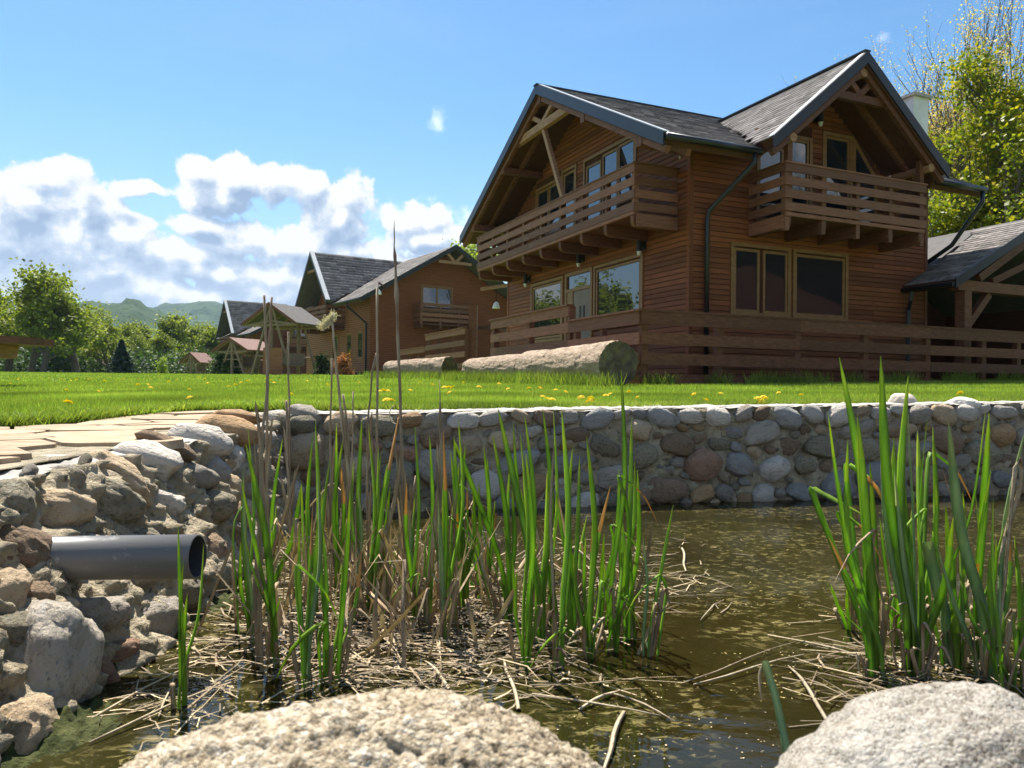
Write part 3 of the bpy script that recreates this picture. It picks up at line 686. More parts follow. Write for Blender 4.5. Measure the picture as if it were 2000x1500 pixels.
boulder('boulder', (-0.100, 0.56, -0.400), (0.240, 0.135, 0.155), 3.3, MT['conglom'], 'coarse sandy boulder with a rough grainy surface, largest thing at the bottom edge', 7, 0.10, 0.022, R(-6), grain=0.005, boxy=0.0)
boulder('boulder', (0.325, 0.56, -0.365), (0.148, 0.12, 0.13), 8.1, MT['granite'], 'smooth pale grey granite boulder in the bottom right corner', 7, 0.13, 0.022, R(10), boxy=0.05, grain=0.0012)
# two boulders lying on the far wall
for (px, py, w_, h_, seed, mm, lab) in [(1762, 789, 52, 40, 2.2, 'st_grey', 'rounded grey boulder lying on the far wall behind the tallest cattail leaves'),
                                        (1880, 791, 58, 30, 5.1, 'st_white', 'flat whitish boulder lying on the far wall at the right')]:
    Y = 5.42; c = P(px, py, Y+0.1); boulder('boulder', c, (w_/F*Y*0.5, w_/F*Y*0.42, h_/F*Y*0.52), seed, MT[mm], lab, 4, 0.15, 0.03)

# ---- flagstone path on top of the left wall
path = empty('path', (-2.3, 3.0, gz(-2, 3))); tag(path, kind='structure')
V = []; Fc = []
xs = np.linspace(-4.4, -1.14, 60); ys = np.linspace(0.1, 5.1, 90)
for x in xs:
    for y in ys:
        tx0 = np.interp(y, [p[1] for p in LWT], [p[0] for p in LWT]) - 0.05
        V.append((min(x, tx0+0.0), y, gz(min(x, tx0), y)-0.012+0.006*noise.noise(Vector((x*9, y*9, 0)))))
n = len(ys)
for i in range(len(xs)-1):
    for j in range(n-1):
        f = (i*n+j, (i+1)*n+j, (i+1)*n+j+1, i*n+j+1)
        cx = sum(V[q][0] for q in f)/4; cy = sum(V[q][1] for q in f)/4
        if cy > 4.95 or (cx < -2.4 and cy > 3.55): continue
        Fc.append(f)
pl = np.array([path.location[:]])
link('path_bed', npmesh('path_bed', np.array(V)-pl, Fc, MT['mortar'], smooth=True), path, 'structure')
def in_path(x, y):
    tx0 = np.interp(y, [p[1] for p in LWT], [p[0] for p in LWT]) - 0.16
    if x > tx0 or x < -4.2 or y < 0.7: return False
    lim = np.interp(x, [-4.2, -3.3, -2.6, -2.3, -2.2, -1.7, -1.2], [2.0, 3.1, 3.35, 3.5, 4.6, 4.85, 4.8])
    return y < lim
seeds = []
rp = random.Random(4)
for _ in range(6000):
    x, y = rp.uniform(-4.6, -0.9), rp.uniform(0.3, 5.4)
    if all(math.hypot((x-a)*0.55, y-b) > 0.17*(1.35+noise.noise(Vector((x*1.5, y*1.5, 0)))) for a, b in seeds): seeds.append((x, y))
def clip(poly, nx_, ny_, c):
    out = []
    for a, b in zip(poly, poly[1:]+poly[:1]):
        da = a[0]*nx_+a[1]*ny_-c; db = b[0]*nx_+b[1]*ny_-c
        if da <= 0: out.append(a)
        if da*db < 0:
            t_ = da/(da-db); out.append((lerp(a[0], b[0], t_), lerp(a[1], b[1], t_)))
    return out
for (sx, sy) in seeds:
    if not in_path(sx, sy): continue
    pg = [(sx-.8, sy-.5), (sx+.8, sy-.5), (sx+.8, sy+.5), (sx-.8, sy+.5)]
    for (a, b) in seeds:
        if (a, b) == (sx, sy) or abs(a-sx) > .9 or abs(b-sy) > .9: continue
        nx_, ny_ = (a-sx)*.62, b-sy; L_ = math.hypot(nx_, ny_); nx_ /= L_; ny_ /= L_
        pg = clip(pg, nx_, ny_, (a+sx)/2*nx_+(b+sy)/2*ny_-0.005)
        if len(pg) < 3: break
    if len(pg) < 3: continue
    cx = sum(p[0] for p in pg)/len(pg); cy = sum(p[1] for p in pg)/len(pg); z0 = gz(cx, cy)
    hh = rp.uniform(-0.001, 0.005); tx_, ty_ = rp.uniform(-.012, .012), rp.uniform(-.012, .012)
    mb = MB(); pts = []
    for k in range(len(pg)):
        a, b = pg[k], pg[(k+1) % len(pg)]
        for q in (0.12, 0.5, 0.88):
            x, y = lerp(a[0], b[0], q), lerp(a[1], b[1], q); jx = 0.006*noise.noise(Vector((x*30, y*30, 0))); pts.append((x+jx, y-jx))
    lowr = [(x-cx, y-cy, -0.03) for x, y in pts]; up = [(lerp(x, cx, .02)-cx, lerp(y, cy, .02)-cy, hh+(x-cx)*tx_+(y-cy)*ty_+gz(x, y)-z0) for x, y in pts]
    nn = len(pts); mb.add(lowr+up, [tuple(range(nn, 2*nn))]+[(k, (k+1) % nn, nn+(k+1) % nn, nn+k) for k in range(nn)])
    o = mb.build('flagstone', MT['flag'], path); o.location = Vector((cx, cy, z0))-path.location

# ================================================================== HOUSES
def subtract(iv, cuts):
    out = [iv]
    for (c0, c1) in cuts:
        nx_ = []
        for (a, b) in out:
            if c1 <= a or c0 >= b: nx_.append((a, b)); continue
            if c0 > a: nx_.append((a, c0))
            if c1 < b: nx_.append((c1, b))
        out = nx_
    return [(a, b) for a, b in out if b-a > 0.03]
def siding(wallpart, fn, z0, z1, pitch, ext, openings, m, joined=False, hgt=None, joints=None, seed=1):
    """boards along a wall. fn(a, d, z) gives local points (d = outward); ext(z) -> (a0, a1) or None"""
    r = random.Random(seed); h = hgt or pitch*0.87; n = int((z1-z0)/pitch); big = MB()
    for i in range(n):
        zb = z0+i*pitch; zc = zb+pitch/2; e = ext(zb+pitch*0.95)
        if not e or e[1]-e[0] < 0.08: continue
        cuts = [(o[0], o[1]) for o in openings if o[2] < zc < o[3]]
        if joints:
            j = r.choice(joints) if r.random() < 0.8 else None
            if j and e[0]+0.3 < j < e[1]-0.3: cuts.append((j-0.0025, j+0.0025))
        for (a, b) in subtract(e, cuts):
            t_ = 0.022+r.uniform(-.002, .002); tb = big if joined else MB()
            V = [fn(a, 0.001, zb), fn(b, 0.001, zb), fn(b, t_, zb), fn(a, t_, zb), fn(a, 0.001, zb+h), fn(b, 0.001, zb+h), fn(b, t_*0.72, zb+h), fn(a, t_*0.72, zb+h)]
            tb.add(V, [(0, 3, 2, 1), (4, 5, 6, 7), (0, 1, 5, 4), (1, 2, 6, 5), (2, 3, 7, 6), (3, 0, 4, 7)])
            if not joined: tb.build('plank', m, wallpart)
    if joined: big.build('siding', m, wallpart, 'stuff')
def bx(fn, a0, a1, d0, d1, z0, z1, mb=None):
    mb = mb or MB(); return mb.box(fn(a0, d0, z0), fn(a1, d1, z1))
def window(house, fn, a0, a1, z0, z1, panes, m='frame', trim=0.07, depth=0.03, door=False, name='window', curtain=None):
    """panes: list of (a0,a1,z0,z1) glass areas inside; builds frame + panes"""
    mb = MB(); d = 0.045
    for (p, q, r_, s_) in ((a0, a0+trim, z0, z1), (a1-trim, a1, z0, z1), (a0+trim, a1-trim, z1-trim, z1), (a0+trim, a1-trim, z0, z0+trim)):
        bx(fn, p, q, -0.02, d, r_, s_, mb)
    # filler between trim and panes: sash
    zs = 0.05
    for (p, q, r_, s_) in panes:
        for (pp, qq, rr, ss) in ((p-zs, p, r_-zs, s_+zs), (q, q+zs, r_-zs, s_+zs), (p, q, s_, s_+zs), (p, q, r_-zs, r_)):
            bx(fn, pp, qq, -0.025, depth-0.004, rr, ss, mb)
    fr = mb.build(name, MT[m], house)
    for (p, q, r_, s_) in panes:
        g = MB(); bx(fn, p-0.005, q+0.005, -0.015, 0.004, r_-0.005, s_+0.005, g); g.build('pane', MT['glass'], fr)
    return fr
def shingles(house_part, O, ea, eu, La, Lu, test, tab=0.30, course=0.145, joined=True, seed=1, m='shingle'):
    """O: eave corner, ea along eave, eu up the slope (unit)"""
    r = random.Random(seed); ea = Vector(ea); eu = Vector(eu); n_ = ea.cross(eu).normalized()
    if n_.z < 0: n_ = -n_
    V = []; Fc = []; T = []
    rows = int(Lu/course); O = Vector(O)
    for j in range(rows):
        u0 = j*course; sh = (j % 2)*tab*0.5+r.uniform(-.03, .03)
        x = -sh
        while x < La:
            w_ = tab*r.uniform(0.85, 1.15); a0 = max(0, x); a1 = min(La, x+w_-0.010); x += w_
            if a1-a0 < 0.05 or not test((a0+a1)/2, u0+course/2): continue
            lf = 0.010+r.uniform(0, .006); dn = r.uniform(0, 0.012)
            b = len(V)
            p00 = O+ea*a0+eu*(u0-dn); p10 = O+ea*a1+eu*(u0-dn); p11 = O+ea*a1+eu*(u0+course*1.02); p01 = O+ea*a0+eu*(u0+course*1.02)
            V += [p00+n_*lf, p10+n_*lf, p11+n_*0.003, p01+n_*0.003, p00, p10]
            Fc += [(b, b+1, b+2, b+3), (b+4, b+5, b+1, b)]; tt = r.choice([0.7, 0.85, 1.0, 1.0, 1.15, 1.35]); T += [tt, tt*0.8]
    if not V: return
    me = npmesh('shingles', [v[:] for v in V], Fc, MT[m], tint=T)
    o = link('shingles', me, house_part, 'stuff'); return o
def slab(name, poly, thick, m, parent, up=(0, 0, 1)):
    """roof slab from a planar polygon (top face), thickness along the normal"""
    p = [Vector(q) for q in poly]; n_ = (p[1]-p[0]).cross(p[2]-p[1]).normalized()
    if n_.z < 0: n_ = -n_
    return MB().prism(p, -n_*thick).build(name, m, parent)
def wall_lamp(loc, rz, label, group=None, k=1.0):
    """small lantern with a tube body on a bracket: body, glass"""
    e = empty('wall_lamp', loc, rz); tag(e, label, 'wall lamp', group)
    MB().tube([(0, -0.10*k, -0.10*k), (0, -0.10*k, 0.10*k)], [0.045*k, 0.045*k], 10).build('lamp_body', MT['black'], e)
    MB().box((-0.03*k, -0.085*k, -0.03*k), (0.03*k, 0, 0.03*k)).box((-0.05*k, -0.02*k, -0.07*k), (0.05*k, 0.0, 0.07*k)).build('bracket', MT['black'], e)
    MB().tube([(0, -0.10*k, -0.16*k), (0, -0.10*k, -0.10*k)], [0.025*k, 0.04*k], 10).build('bulb', MT['white'], e)
    return e
def downpipe(parent, pts, rad=0.045, m='metal'):
    o = MB().tube(pts, rad, 10).build('downpipe', MT[m], parent); sf(o); return o
def railing(parent, fn, a0, a1, d0, d1, ztop, zs, bh, posts, th=0.03, ph=None, pw=0.09, zpost0=None, bevel=0, m='rail', boardname='board', d=0.0):
    """boards on a straight run; a runs along. fn(a, d, z)."""
    for z in zs:
        MB().box(fn(a0, d, z-bh), fn(a1, d+th, z)).build(boardname, MT[m], parent)
    for a in posts:
        MB().box(fn(a-pw/2, d-pw-0.003, zpost0), fn(a+pw/2, d-0.003, (ph or ztop)-0.01)).build('post', MT['timber'], parent)

# ---------------------------------------------------------------- main house
TH = math.atan2(0.403, 0.915); UX = Vector((0.915, 0.403, 0)); UY = Vector((-0.403, 0.915, 0))
C0 = Vector((3.22, 14.0, 0)); ZB = 0.20
def rel(z): return z-ZB
H = empty('timber_house', (C0.x, C0.y, ZB), TH)
tag(H, 'large two-storey timber house with dark shingled gable roofs and slatted balconies, behind the fence', 'house')
Wd, Gd = 6.15, 8.29
aO, oW, oR = 0.83, 1.15, 0.65        # eave overhang, gable overhang, far overhang
mid = Gd/2; RZ = rel(6.84); EZ = rel(4.27); sl = (RZ-EZ)/(mid+aO)
def fG(a, d, z): return (-d, a, z)        # gable wall plane x = 0
def fW(a, d, z): return (a, -d, z)        # wing wall plane y = 0
s1, s2, wo = 0.868, 5.30, 1.15
sm = (s1+s2)/2; WR = rel(6.27); WE = rel(4.39); wsl = (WR-WE)/((s2-s1)/2)
gj = (WR-EZ)/sl-aO                       # where the wing ridge meets the main slope
TK = 0.20
def under_main(g): return EZ+sl*(min(g, Gd-g)+aO)-TK*1.12
def under_wing(w): return WE+wsl*(min(w-s1, s2-w))-TK*1.25
# walls
wG = MB()
pts = [(0.0, 0, -0.15), (0.0, Gd, -0.15), (0.0, Gd, under_main(Gd)), (0.0, mid, under_main(mid)), (0.0, 0, under_main(0))]
wallG = MB().prism(pts, (0.15, 0, 0)).build('wall', MT['back'], H)
upz = under_main(0)
pts = [(0.151, 0.0, -0.15), (Wd, 0, -0.15), (Wd, 0, upz), (min(Wd, s2-0.05), 0, upz), (sm, 0, under_wing(sm)), (s1+0.05, 0, upz), (0.151, 0, upz)]
wallW = MB().prism(pts, (0, 0.15, 0)).build('wall', MT['back'], H)
MB().box((Wd-0.15, 0.151, -0.15), (Wd, Gd-0.001, upz)).build('wall', MT['back'], H)
MB().box((0.16, Gd-0.15, -0.15), (Wd-0.16, Gd, upz)).build('wall', MT['back'], H)
opG = [(1.48, 3.45, rel(1.30), rel(2.73)), (3.50, 4.80, rel(0.24), rel(2.73)), (4.93, 6.74, rel(1.16), rel(2.71)),
       (1.755, 3.965, rel(3.15), rel(5.24)), (4.30, 6.50, rel(3.15), rel(5.26))]
def extG(z):
    if z < under_main(0): return (0.0, Gd)
    g = (z+TK*1.12-EZ)/sl-aO
    return (g, Gd-g) if g < mid else None
siding(wallG, fG, 0.0, RZ, 0.098, extG, opG, MT['siding'], joints=[1.2, 4.0, 5.9, 7.1], seed=3)
opW = [(0.909, 2.364, rel(1.40), rel(2.77)), (2.42, 3.87, rel(1.40), rel(2.77)), (1.50, 2.89, rel(3.12), rel(5.20)), (3.16, 4.60, rel(3.12), rel(5.17))]
def extW(z):
    if z < upz: return (0.022, Wd)
    h = (z+TK*1.25-WE)/wsl
    return (s1+h, s2-h) if s1+h < sm else None
siding(wallW, fW, 0.0, rel(6.0), 0.098, extW, opW, MT['siding'], joints=[2.0, 4.6, 3.4, 5.2], seed=5)
# corner boards
for (a, b) in (((-0.030, -0.030), (0.0, 0.045)), ):
    MB().box((-0.032, -0.032, 0), (0.05, -0.0005, upz)).build('corner_board', MT['siding'], H)
    MB().box((-0.032, 0.0005, 0), (-0.0005, 0.05, upz)).build('corner_board', MT['siding'], H)
MB().box((Wd-0.05, -0.032, 0), (Wd+0.03, -0.0005, upz)).build('corner_board', MT['timber'], H)
MB().box((-0.032, Gd-0.05, 0), (-0.0005, Gd+0.03, upz)).build('corner_board', MT['siding'], H)
# windows of the gable wall
w1 = window(H, fG, 1.48, 3.45, rel(1.30), rel(2.73), [(1.63, 3.30, rel(1.44), rel(2.58))])
w2 = window(H, fG, 4.93, 6.74, rel(1.16), rel(2.71), [(5.08, 6.59, rel(1.30), rel(2.56))])
# low curtain behind the left pane stands in front of the backing as its own cloth
dr = MB(); 
for (p, q, r_, s_) in ((3.50, 3.58, rel(.24), rel(2.73)), (4.72, 4.80, rel(.24), rel(2.73)), (3.58, 4.72, rel(2.65), rel(2.73)), (3.58, 4.72, rel(2.27), rel(2.34)), (4.40, 4.50, rel(.24), rel(2.27))): bx(fG, p, q, -0.02, 0.05, r_, s_, dr)
dr = dr.build('door', MT['frame'], H)
MB().box(fG(3.60, -0.01, rel(.26)), fG(4.39, 0.03, rel(2.26))).build('door_leaf', MT['doorgrey'], dr)
MB().box(fG(3.85, 0.031, rel(1.55)), fG(3.92, 0.04, rel(1.9))).box(fG(4.02, 0.031, rel(1.55)), fG(4.09, 0.04, rel(1.9))).build('door_glass', MT['black'], dr)
MB().box(fG(4.51, -0.01, rel(.26)), fG(4.71, 0.035, rel(2.26))).build('side_panel', MT['frame'], dr)
MB().box(fG(3.60, -0.01, rel(2.35)), fG(4.70, 0.01, rel(2.64))).build('pane', MT['glass'], dr)
MB().tube([fG(4.32, 0.03, rel(1.15)), fG(4.32, 0.08, rel(1.15)), fG(4.20, 0.08, rel(1.15))], 0.012, 6).build('handle', MT['flash'], dr)
def hexz(z): return rel(z)
w3 = window(H, fG, 1.755, 3.965, rel(3.15), rel(5.24), [(1.90, 2.42, rel(3.95), rel(5.10)), (2.55, 3.08, rel(3.3), rel(5.08)), (3.24, 3.80, rel(3.3), rel(5.0))])
w4 = window(H, fG, 4.30, 5.05, rel(3.15), rel(5.26), [(4.45, 4.90, rel(3.3), rel(5.1))])
w4b = window(H, fG, 5.06, 6.50, rel(3.75), rel(5.14), [(5.18, 5.70, rel(3.9), rel(5.0)), (5.84, 6.38, rel(3.9), rel(5.0))])
# windows of the wing wall
w5 = window(H, fW, 0.909, 2.364, rel(1.40), rel(2.77), [(1.04, 1.55, rel(1.52), rel(2.62)), (1.74, 2.24, rel(1.52), rel(2.62))])
w6 = window(H, fW, 2.42, 3.87, rel(1.40), rel(2.77), [(2.53, 3.74, rel(1.52), rel(2.62))])
w7 = window(H, fW, 1.50, 2.89, rel(3.12), rel(4.98), [(1.60, 2.12, rel(3.3), rel(4.62)), (2.30, 2.76, rel(3.3), rel(4.86))])
w8 = window(H, fW, 3.16, 3.96, rel(3.12), rel(5.17), [(3.28, 3.84, rel(3.3), rel(5.04))])
tri = MB().prism([fW(3.97, 0.045, rel(3.12)), fW(4.66, 0.045, rel(3.12)), fW(4.66, 0.045, rel(4.40)), fW(3.97, 0.045, rel(5.19))], (0, 0.05, 0)).build('window', MT['frame'], H)
MB().prism([fW(4.05, 0.052, rel(3.25)), fW(4.56, 0.052, rel(3.25)), fW(4.56, 0.052, rel(4.36)), fW(4.05, 0.052, rel(4.95))], (0, 0.02, 0)).build('pane', MT['glass'], tri)
# roof: near slope with the notch for the wing, far slope, wing slopes
def nS(w, g): return (w, g, EZ+sl*(g+aO))
near = [nS(-oW, -aO), nS(s1, -aO), nS(sm, gj), nS(s2, -aO), nS(Wd+oR, -aO), nS(Wd+oR, mid), nS(-oW, mid)]
def fS(w, g): return (w, g, EZ+sl*(Gd-g+aO))
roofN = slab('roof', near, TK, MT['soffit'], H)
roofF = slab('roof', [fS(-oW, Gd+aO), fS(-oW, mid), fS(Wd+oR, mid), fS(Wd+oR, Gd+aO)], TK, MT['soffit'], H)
ulen = math.hypot(1, sl); un = Vector((0, 1/ulen, sl/ulen))
def tN(x, u):
    w_ = -oW+x; g = -aO+u/ulen
    if g > gj: return True
    f = (g+aO)/(gj+aO); return w_ < lerp(s1, sm, f) or w_ > lerp(s2, sm, f)
shingles(roofN, Vector(nS(-oW, -aO))+Vector((0, 0, 0.008)), (1, 0, 0), un, Wd+oR+oW, (mid+aO)*ulen, tN, seed=2)
MB().prism([Vector(q)+Vector((0, 0, 0.004)) for q in near], (0, 0, 0.003)).build('roof_felt', MT['roofdeck'], roofN)
def wL(w, g): return (w, g, WE+wsl*(w-s1))
def wR_(w, g): return (w, g, WE+wsl*(s2-w))
wl = [wL(s1, -wo), wL(sm, -wo), wL(sm, gj+.02), wL(s1, -aO-0.02)]
wr = [wR_(s2, -wo), wR_(s2, -aO-0.02), wR_(sm, gj+.02), wR_(sm, -wo)]
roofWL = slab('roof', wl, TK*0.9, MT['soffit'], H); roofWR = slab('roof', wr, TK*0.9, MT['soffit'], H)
MB().prism([Vector(q)+Vector((0, 0, 0.004)) for q in wl], (0, 0, 0.003)).build('roof_felt', MT['roofdeck'], roofWL)
wul = math.hypot(1, wsl)
def tWL(x, u):
    g = -wo+x; w_ = s1+u/wul; f = (w_-s1)/(sm-s1); return g < lerp(-aO, gj, f)+0.05
shingles(roofWL, Vector(wL(s1, -wo))+Vector((0, 0, 0.008)), (0, 1, 0), Vector((1/wul, 0, wsl/wul)), gj+wo, (sm-s1)*wul, tWL, seed=4)
# barge boards and flashings (metal), fascia
def barge(p, q, h=0.20, th=0.03, nm='bargeboard', fl=True, outv=(-1, 0, 0)):
    p = Vector(p); q = Vector(q); o_ = Vector(outv)
    MB().prism([p+Vector((0, 0, .03)), q+Vector((0, 0, .03)), q-Vector((0, 0, h)), p-Vector((0, 0, h))], o_*th).build(nm, MT['metal'], H)
    if fl: MB().prism([p+Vector((0, 0, .031)), q+Vector((0, 0, .031)), q+Vector((0, 0, .046)), p+Vector((0, 0, .046))], o_*(-0.11)).build('flashing', MT['flash'], H)
barge(nS(-oW-.002, -aO), nS(-oW-.002, mid)); barge(fS(-oW-.002, Gd+aO), fS(-oW-.002, mid))
barge(wL(s1, -wo-.002), wL(sm, -wo-.002), outv=(0, -1, 0)); barge(wR_(s2, -wo-.002), wR_(sm, -wo-.002), outv=(0, -1, 0), fl=False)
MB().beam(nS(-oW-.06, mid), nS(sm+1.0, mid), 0.16, 0.03).build('ridge_cap', MT['metal'], H)
MB().beam(nS(sm+1.0, mid), nS(Wd+oR, mid), 0.16, 0.03).build('ridge_cap', MT['metal'], H)
MB().beam((sm, -wo-.03, WR+.03), (sm, gj, WR+.03), 0.14, 0.03).build('ridge_cap', MT['metal'], H)
# gutters
def gutter(p, q, r_=0.06, parent=None):
    o = MB().tube([p, q], r_, 10).build('gutter', MT['metal'], parent or H); sf(o); return o
gutter((-oW, -aO-.05, EZ-.06), (s1-.02, -aO-.05, EZ-.06)); gutter((s2+.05, -aO-.05, EZ-.06), (Wd+oR, -aO-.05, EZ-.06))
gutter((-oW, Gd+aO+.05, EZ-.06), (Wd+oR, Gd+aO+.05, EZ-.06))
downpipe(H, [(0.72, -aO-.05, EZ-.10), (0.70, -aO-.05, EZ-.28), (0.32, -.13, EZ-1.0), (0.30, -.11, EZ-1.15), (0.30, -.11, -0.1)])
downpipe(H, [(Wd+oR-.1, -aO-.05, EZ-.08), (Wd+oR-.1, -aO-.05, EZ-.32), (Wd+.35, -.35, EZ-1.15), (Wd+.12, 0.3, EZ-1.6)])
# truss of the gable front
def tr(p, q, w_=0.10, h_=0.16, nm='truss_beam', m='timber_pale'): return MB().beam(p, q, w_, h_).build(nm, MT[m], H)
xg = -oW+0.17; zc = rel(5.95)
tr((xg, 2.62, zc), (xg, 5.70, zc), 0.12, 0.17)
tr((xg-.01, mid+0.02, zc+.05), (xg-.01, mid-0.75, zc+0.46), 0.09, 0.10); tr((xg-.01, mid-0.02, zc+.05), (xg-.01, mid+0.75, zc+0.46), 0.09, 0.10)
tr((xg+.02, mid+0.05, zc+.0), (xg+.02, 3.18, rel(4.10)), 0.09, 0.10)
# purlins and rafters under the overhang
for g in (0.02, mid, Gd-0.02): MB().box((-oW+.04, g-0.09, under_main(g)-0.19), (-0.03, g+0.09, under_main(g)-.005)).build('purlin', MT['timber'], H)
for g in (2.1, Gd-2.1): MB().box((-oW+.04, g-0.08, under_main(g)-0.20), (-0.03, g+0.08, under_main(g)-.05)).build('purlin', MT['timber'], H)
for x in (-oW+.10, -0.62):
    for (g0, g1) in ((-aO+.06, mid-.1), (Gd+aO-.06, mid+.1)): MB().beam((x, g0, under_main(g0)-.05), (x, g1, under_main(g1)-.05), 0.09, 0.12).build('rafter', MT['timber'], H)
# wing front truss
yg = -wo+0.18; zc = rel(5.47)
tr((2.30, yg, zc), (3.98, yg, zc), 0.10, 0.14, m='timber'); tr((sm+.02, yg-.01, zc+.05), (sm-.42, yg-.01, zc+.46), 0.08, 0.11, m='timber'); tr((sm-.02, yg-.01, zc+.05), (sm+.42, yg-.01, zc+.46), 0.08, 0.11, m='timber')
for w_ in (s1+.52, sm, s2-.40): MB().tube([(w_, -wo+.05, under_wing(w_)-0.10), (w_, -0.03, under_wing(w_)-0.10)], 0.085, 8).build('purlin', MT['timber_pale'], H)
for (a, b) in ((s1+.06, sm-.05), (s2-.06, sm+.05)):
    for y in (-wo+.10, -0.55): MB().beam((a, y, under_wing(a)-.04), (b, y, under_wing(b)-.04), 0.09, 0.11).build('rafter', MT['timber'], H)
MB().box((1.38, -0.97, rel(3.1)), (1.49, -0.87, under_wing(1.43)-.02)).build('post', MT['timber'], H)
MB().box((4.74, -0.97, rel(3.1)), (4.85, -0.87, under_wing(4.8)-.02)).build('post', MT['timber'], H)
# balconies
def bevel_joist(fn, a, d0, d1, z0, z1, w_=0.10):
    """joist end with a rounded lower nose"""
    pr = [fn(a, d0, z0), fn(a, d1-.10, z0), fn(a, d1-.03, z0+.03), fn(a, d1, z0+.10), fn(a, d1, z1), fn(a, d0, z1)]
    q = Vector(fn(w_, 0, 0))-Vector(fn(0, 0, 0)); return MB().prism([Vector(x)-q/2 for x in pr], q)
def balcony(label_part, fn, a0, a1, d, zfl, ztop, njoist, nposts, jh=0.22, side0=True, side1=True):
    B = MB().box(fn(a0+.03, 0.03, zfl-.045), fn(a1-.03, d-.035, zfl)).build('balcony', MT['timber'], H)
    for i in range(njoist):
        a = lerp(a0+.08, a1-.08, i/(njoist-1)); bevel_joist(fn, a, 0.026, d-.005, zfl-.05-jh, zfl-.048).build('joist', MT['timber'], B)
    MB().box(fn(a0, d-.03, zfl-.045), fn(a1, d+.02, zfl+.02)).build('edge_board', MT['rail'], B)
    gap = (ztop-zfl-.03-0.15)/4
    zs = [ztop-.028-i*(0.15+0.082) for i in range(4)]
    for z in zs:
        MB().box(fn(a0-.03, d, z-.15), fn(a1+.03, d+.03, z)).build('railing_board', MT['rail'], B)
        if side0: MB().box(fn(a0-.03, 0.03, z-.15), fn(a0, d-.001, z)).build('railing_board', MT['rail'], B)
        if side1: MB().box(fn(a1, 0.03, z-.15), fn(a1+.03, d-.001, z)).build('railing_board', MT['rail'], B)
    MB().box(fn(a0-.05, d-.06, ztop-.027), fn(a1+.05, d+.05, ztop)).build('handrail', MT['rail'], B)
    if side0: MB().box(fn(a0-.05, 0.03, ztop-.027), fn(a0+.05, d-.061, ztop)).build('handrail', MT['rail'], B)
    if side1: MB().box(fn(a1-.05, 0.03, ztop-.027), fn(a1+.05, d-.061, ztop)).build('handrail', MT['rail'], B)
    for s_, ss in ((a0, side0), (a1, side1)):
        sg = 1 if s_ == a0 else -1
        MB().box(fn(s_-.028 if sg > 0 else s_, 0.03, zfl-.26), fn(s_ if sg > 0 else s_+.028, d-.04, zfl-.03)).build('side_board', MT['rail'], B)
    for i in range(nposts):
        a = lerp(a0+.045, a1-.045, i/(nposts-1))
        MB().box(fn(a-.045, d-.092, zfl+.001), fn(a+.045, d-.002, ztop-.03)).build('post', MT['rail'], B)
        MB().box(fn(a-.045, d-.094, zfl-.30), fn(a+.045, d-.004, zfl-.046)).build('post', MT['rail'], B) if fn is fW else None
    return B
balcony('', fG, 0.36, 8.18, 0.97, rel(3.22), rel(4.12), 9, 9)
balcony('', fW, 1.34, 4.86, 0.97, rel(3.16), rel(4.08), 5, 5)
# chimney
ch = MB().box((6.20, 0.36, -0.2), (6.66, 0.82, rel(6.50))).build('chimney', MT['white'], H)
MB().box((6.13, 0.29, rel(6.50)), (6.73, 0.89, rel(6.56))).build('chimney_cap', MT['cap'], ch)
# deck round the house and its skirt
Dk = MB().box((-2.0, -1.47, rel(0.06)), (-0.16, 4.5, rel(0.24))).box((-0.159, -1.47, rel(0.06)), (11.5, -0.001, rel(0.24))).build('deck', MT['timber'], H)
def place(o, p): o.location = H.matrix_world @ Vector(p)
bpy.context.view_layer.update()
def hw(x, y, z): return H.matrix_world @ Vector((x, y, z))
for (x, y, z, rz, lab) in [(0, 2.55, rel(5.75), TH-math.pi/2, 'black wall lamp high on the gable above the upper balcony window'),
                           (0, 1.45, rel(2.86), TH-math.pi/2, 'black wall lamp under the balcony by the large right-hand window of the gable wall'),
                           (0, 3.95, rel(2.98), TH-math.pi/2, 'round black wall lamp directly above the entrance door'),
                           (0, 6.85, rel(2.86), TH-math.pi/2, 'black wall lamp under the far end of the long balcony'),
                           (2.98, 0, rel(5.40), TH, 'black wall lamp under the roof of the small balcony')]:
    p = hw(x-(0.025 if x == 0 else 0), y-(0.025 if y == 0 else 0), z); wall_lamp(p, rz, lab, k=1.25)
# string lights by the corner under the eave
sl_ = empty('string_lights', hw(-0.03, 0.7, rel(4.7))); tag(sl_, 'string of small lights hanging in loops from the eave at the house corner', 'string lights')
wires = MB(); bulbs = []
pr = None
for i in range(8):
    g = 0.1+i*0.2; a = hw(-0.10, g, rel(4.42)+sl*(g)-0.02)
    if pr is not None:
        m_ = (a+pr)/2-Vector((0, 0, 0.28+0.12*(i % 2))); pts = [pr.lerp(m_, t_).lerp(m_.lerp(a, t_), t_)-Vector(sl_.location) for t_ in (0, .25, .5, .75, 1)]
        wires.tube(pts, 0.006, 4); bulbs.append(m_.lerp((a+pr)/2, .5))
    pr = a
wires.build('wire', MT['black'], sl_)
for b in bulbs:
    MB().tube([b-Vector(sl_.location)+Vector((0, 0, -.05)), b-Vector(sl_.location)], [0.018, 0.012], 6).build('bulb', MT['white'], sl_)

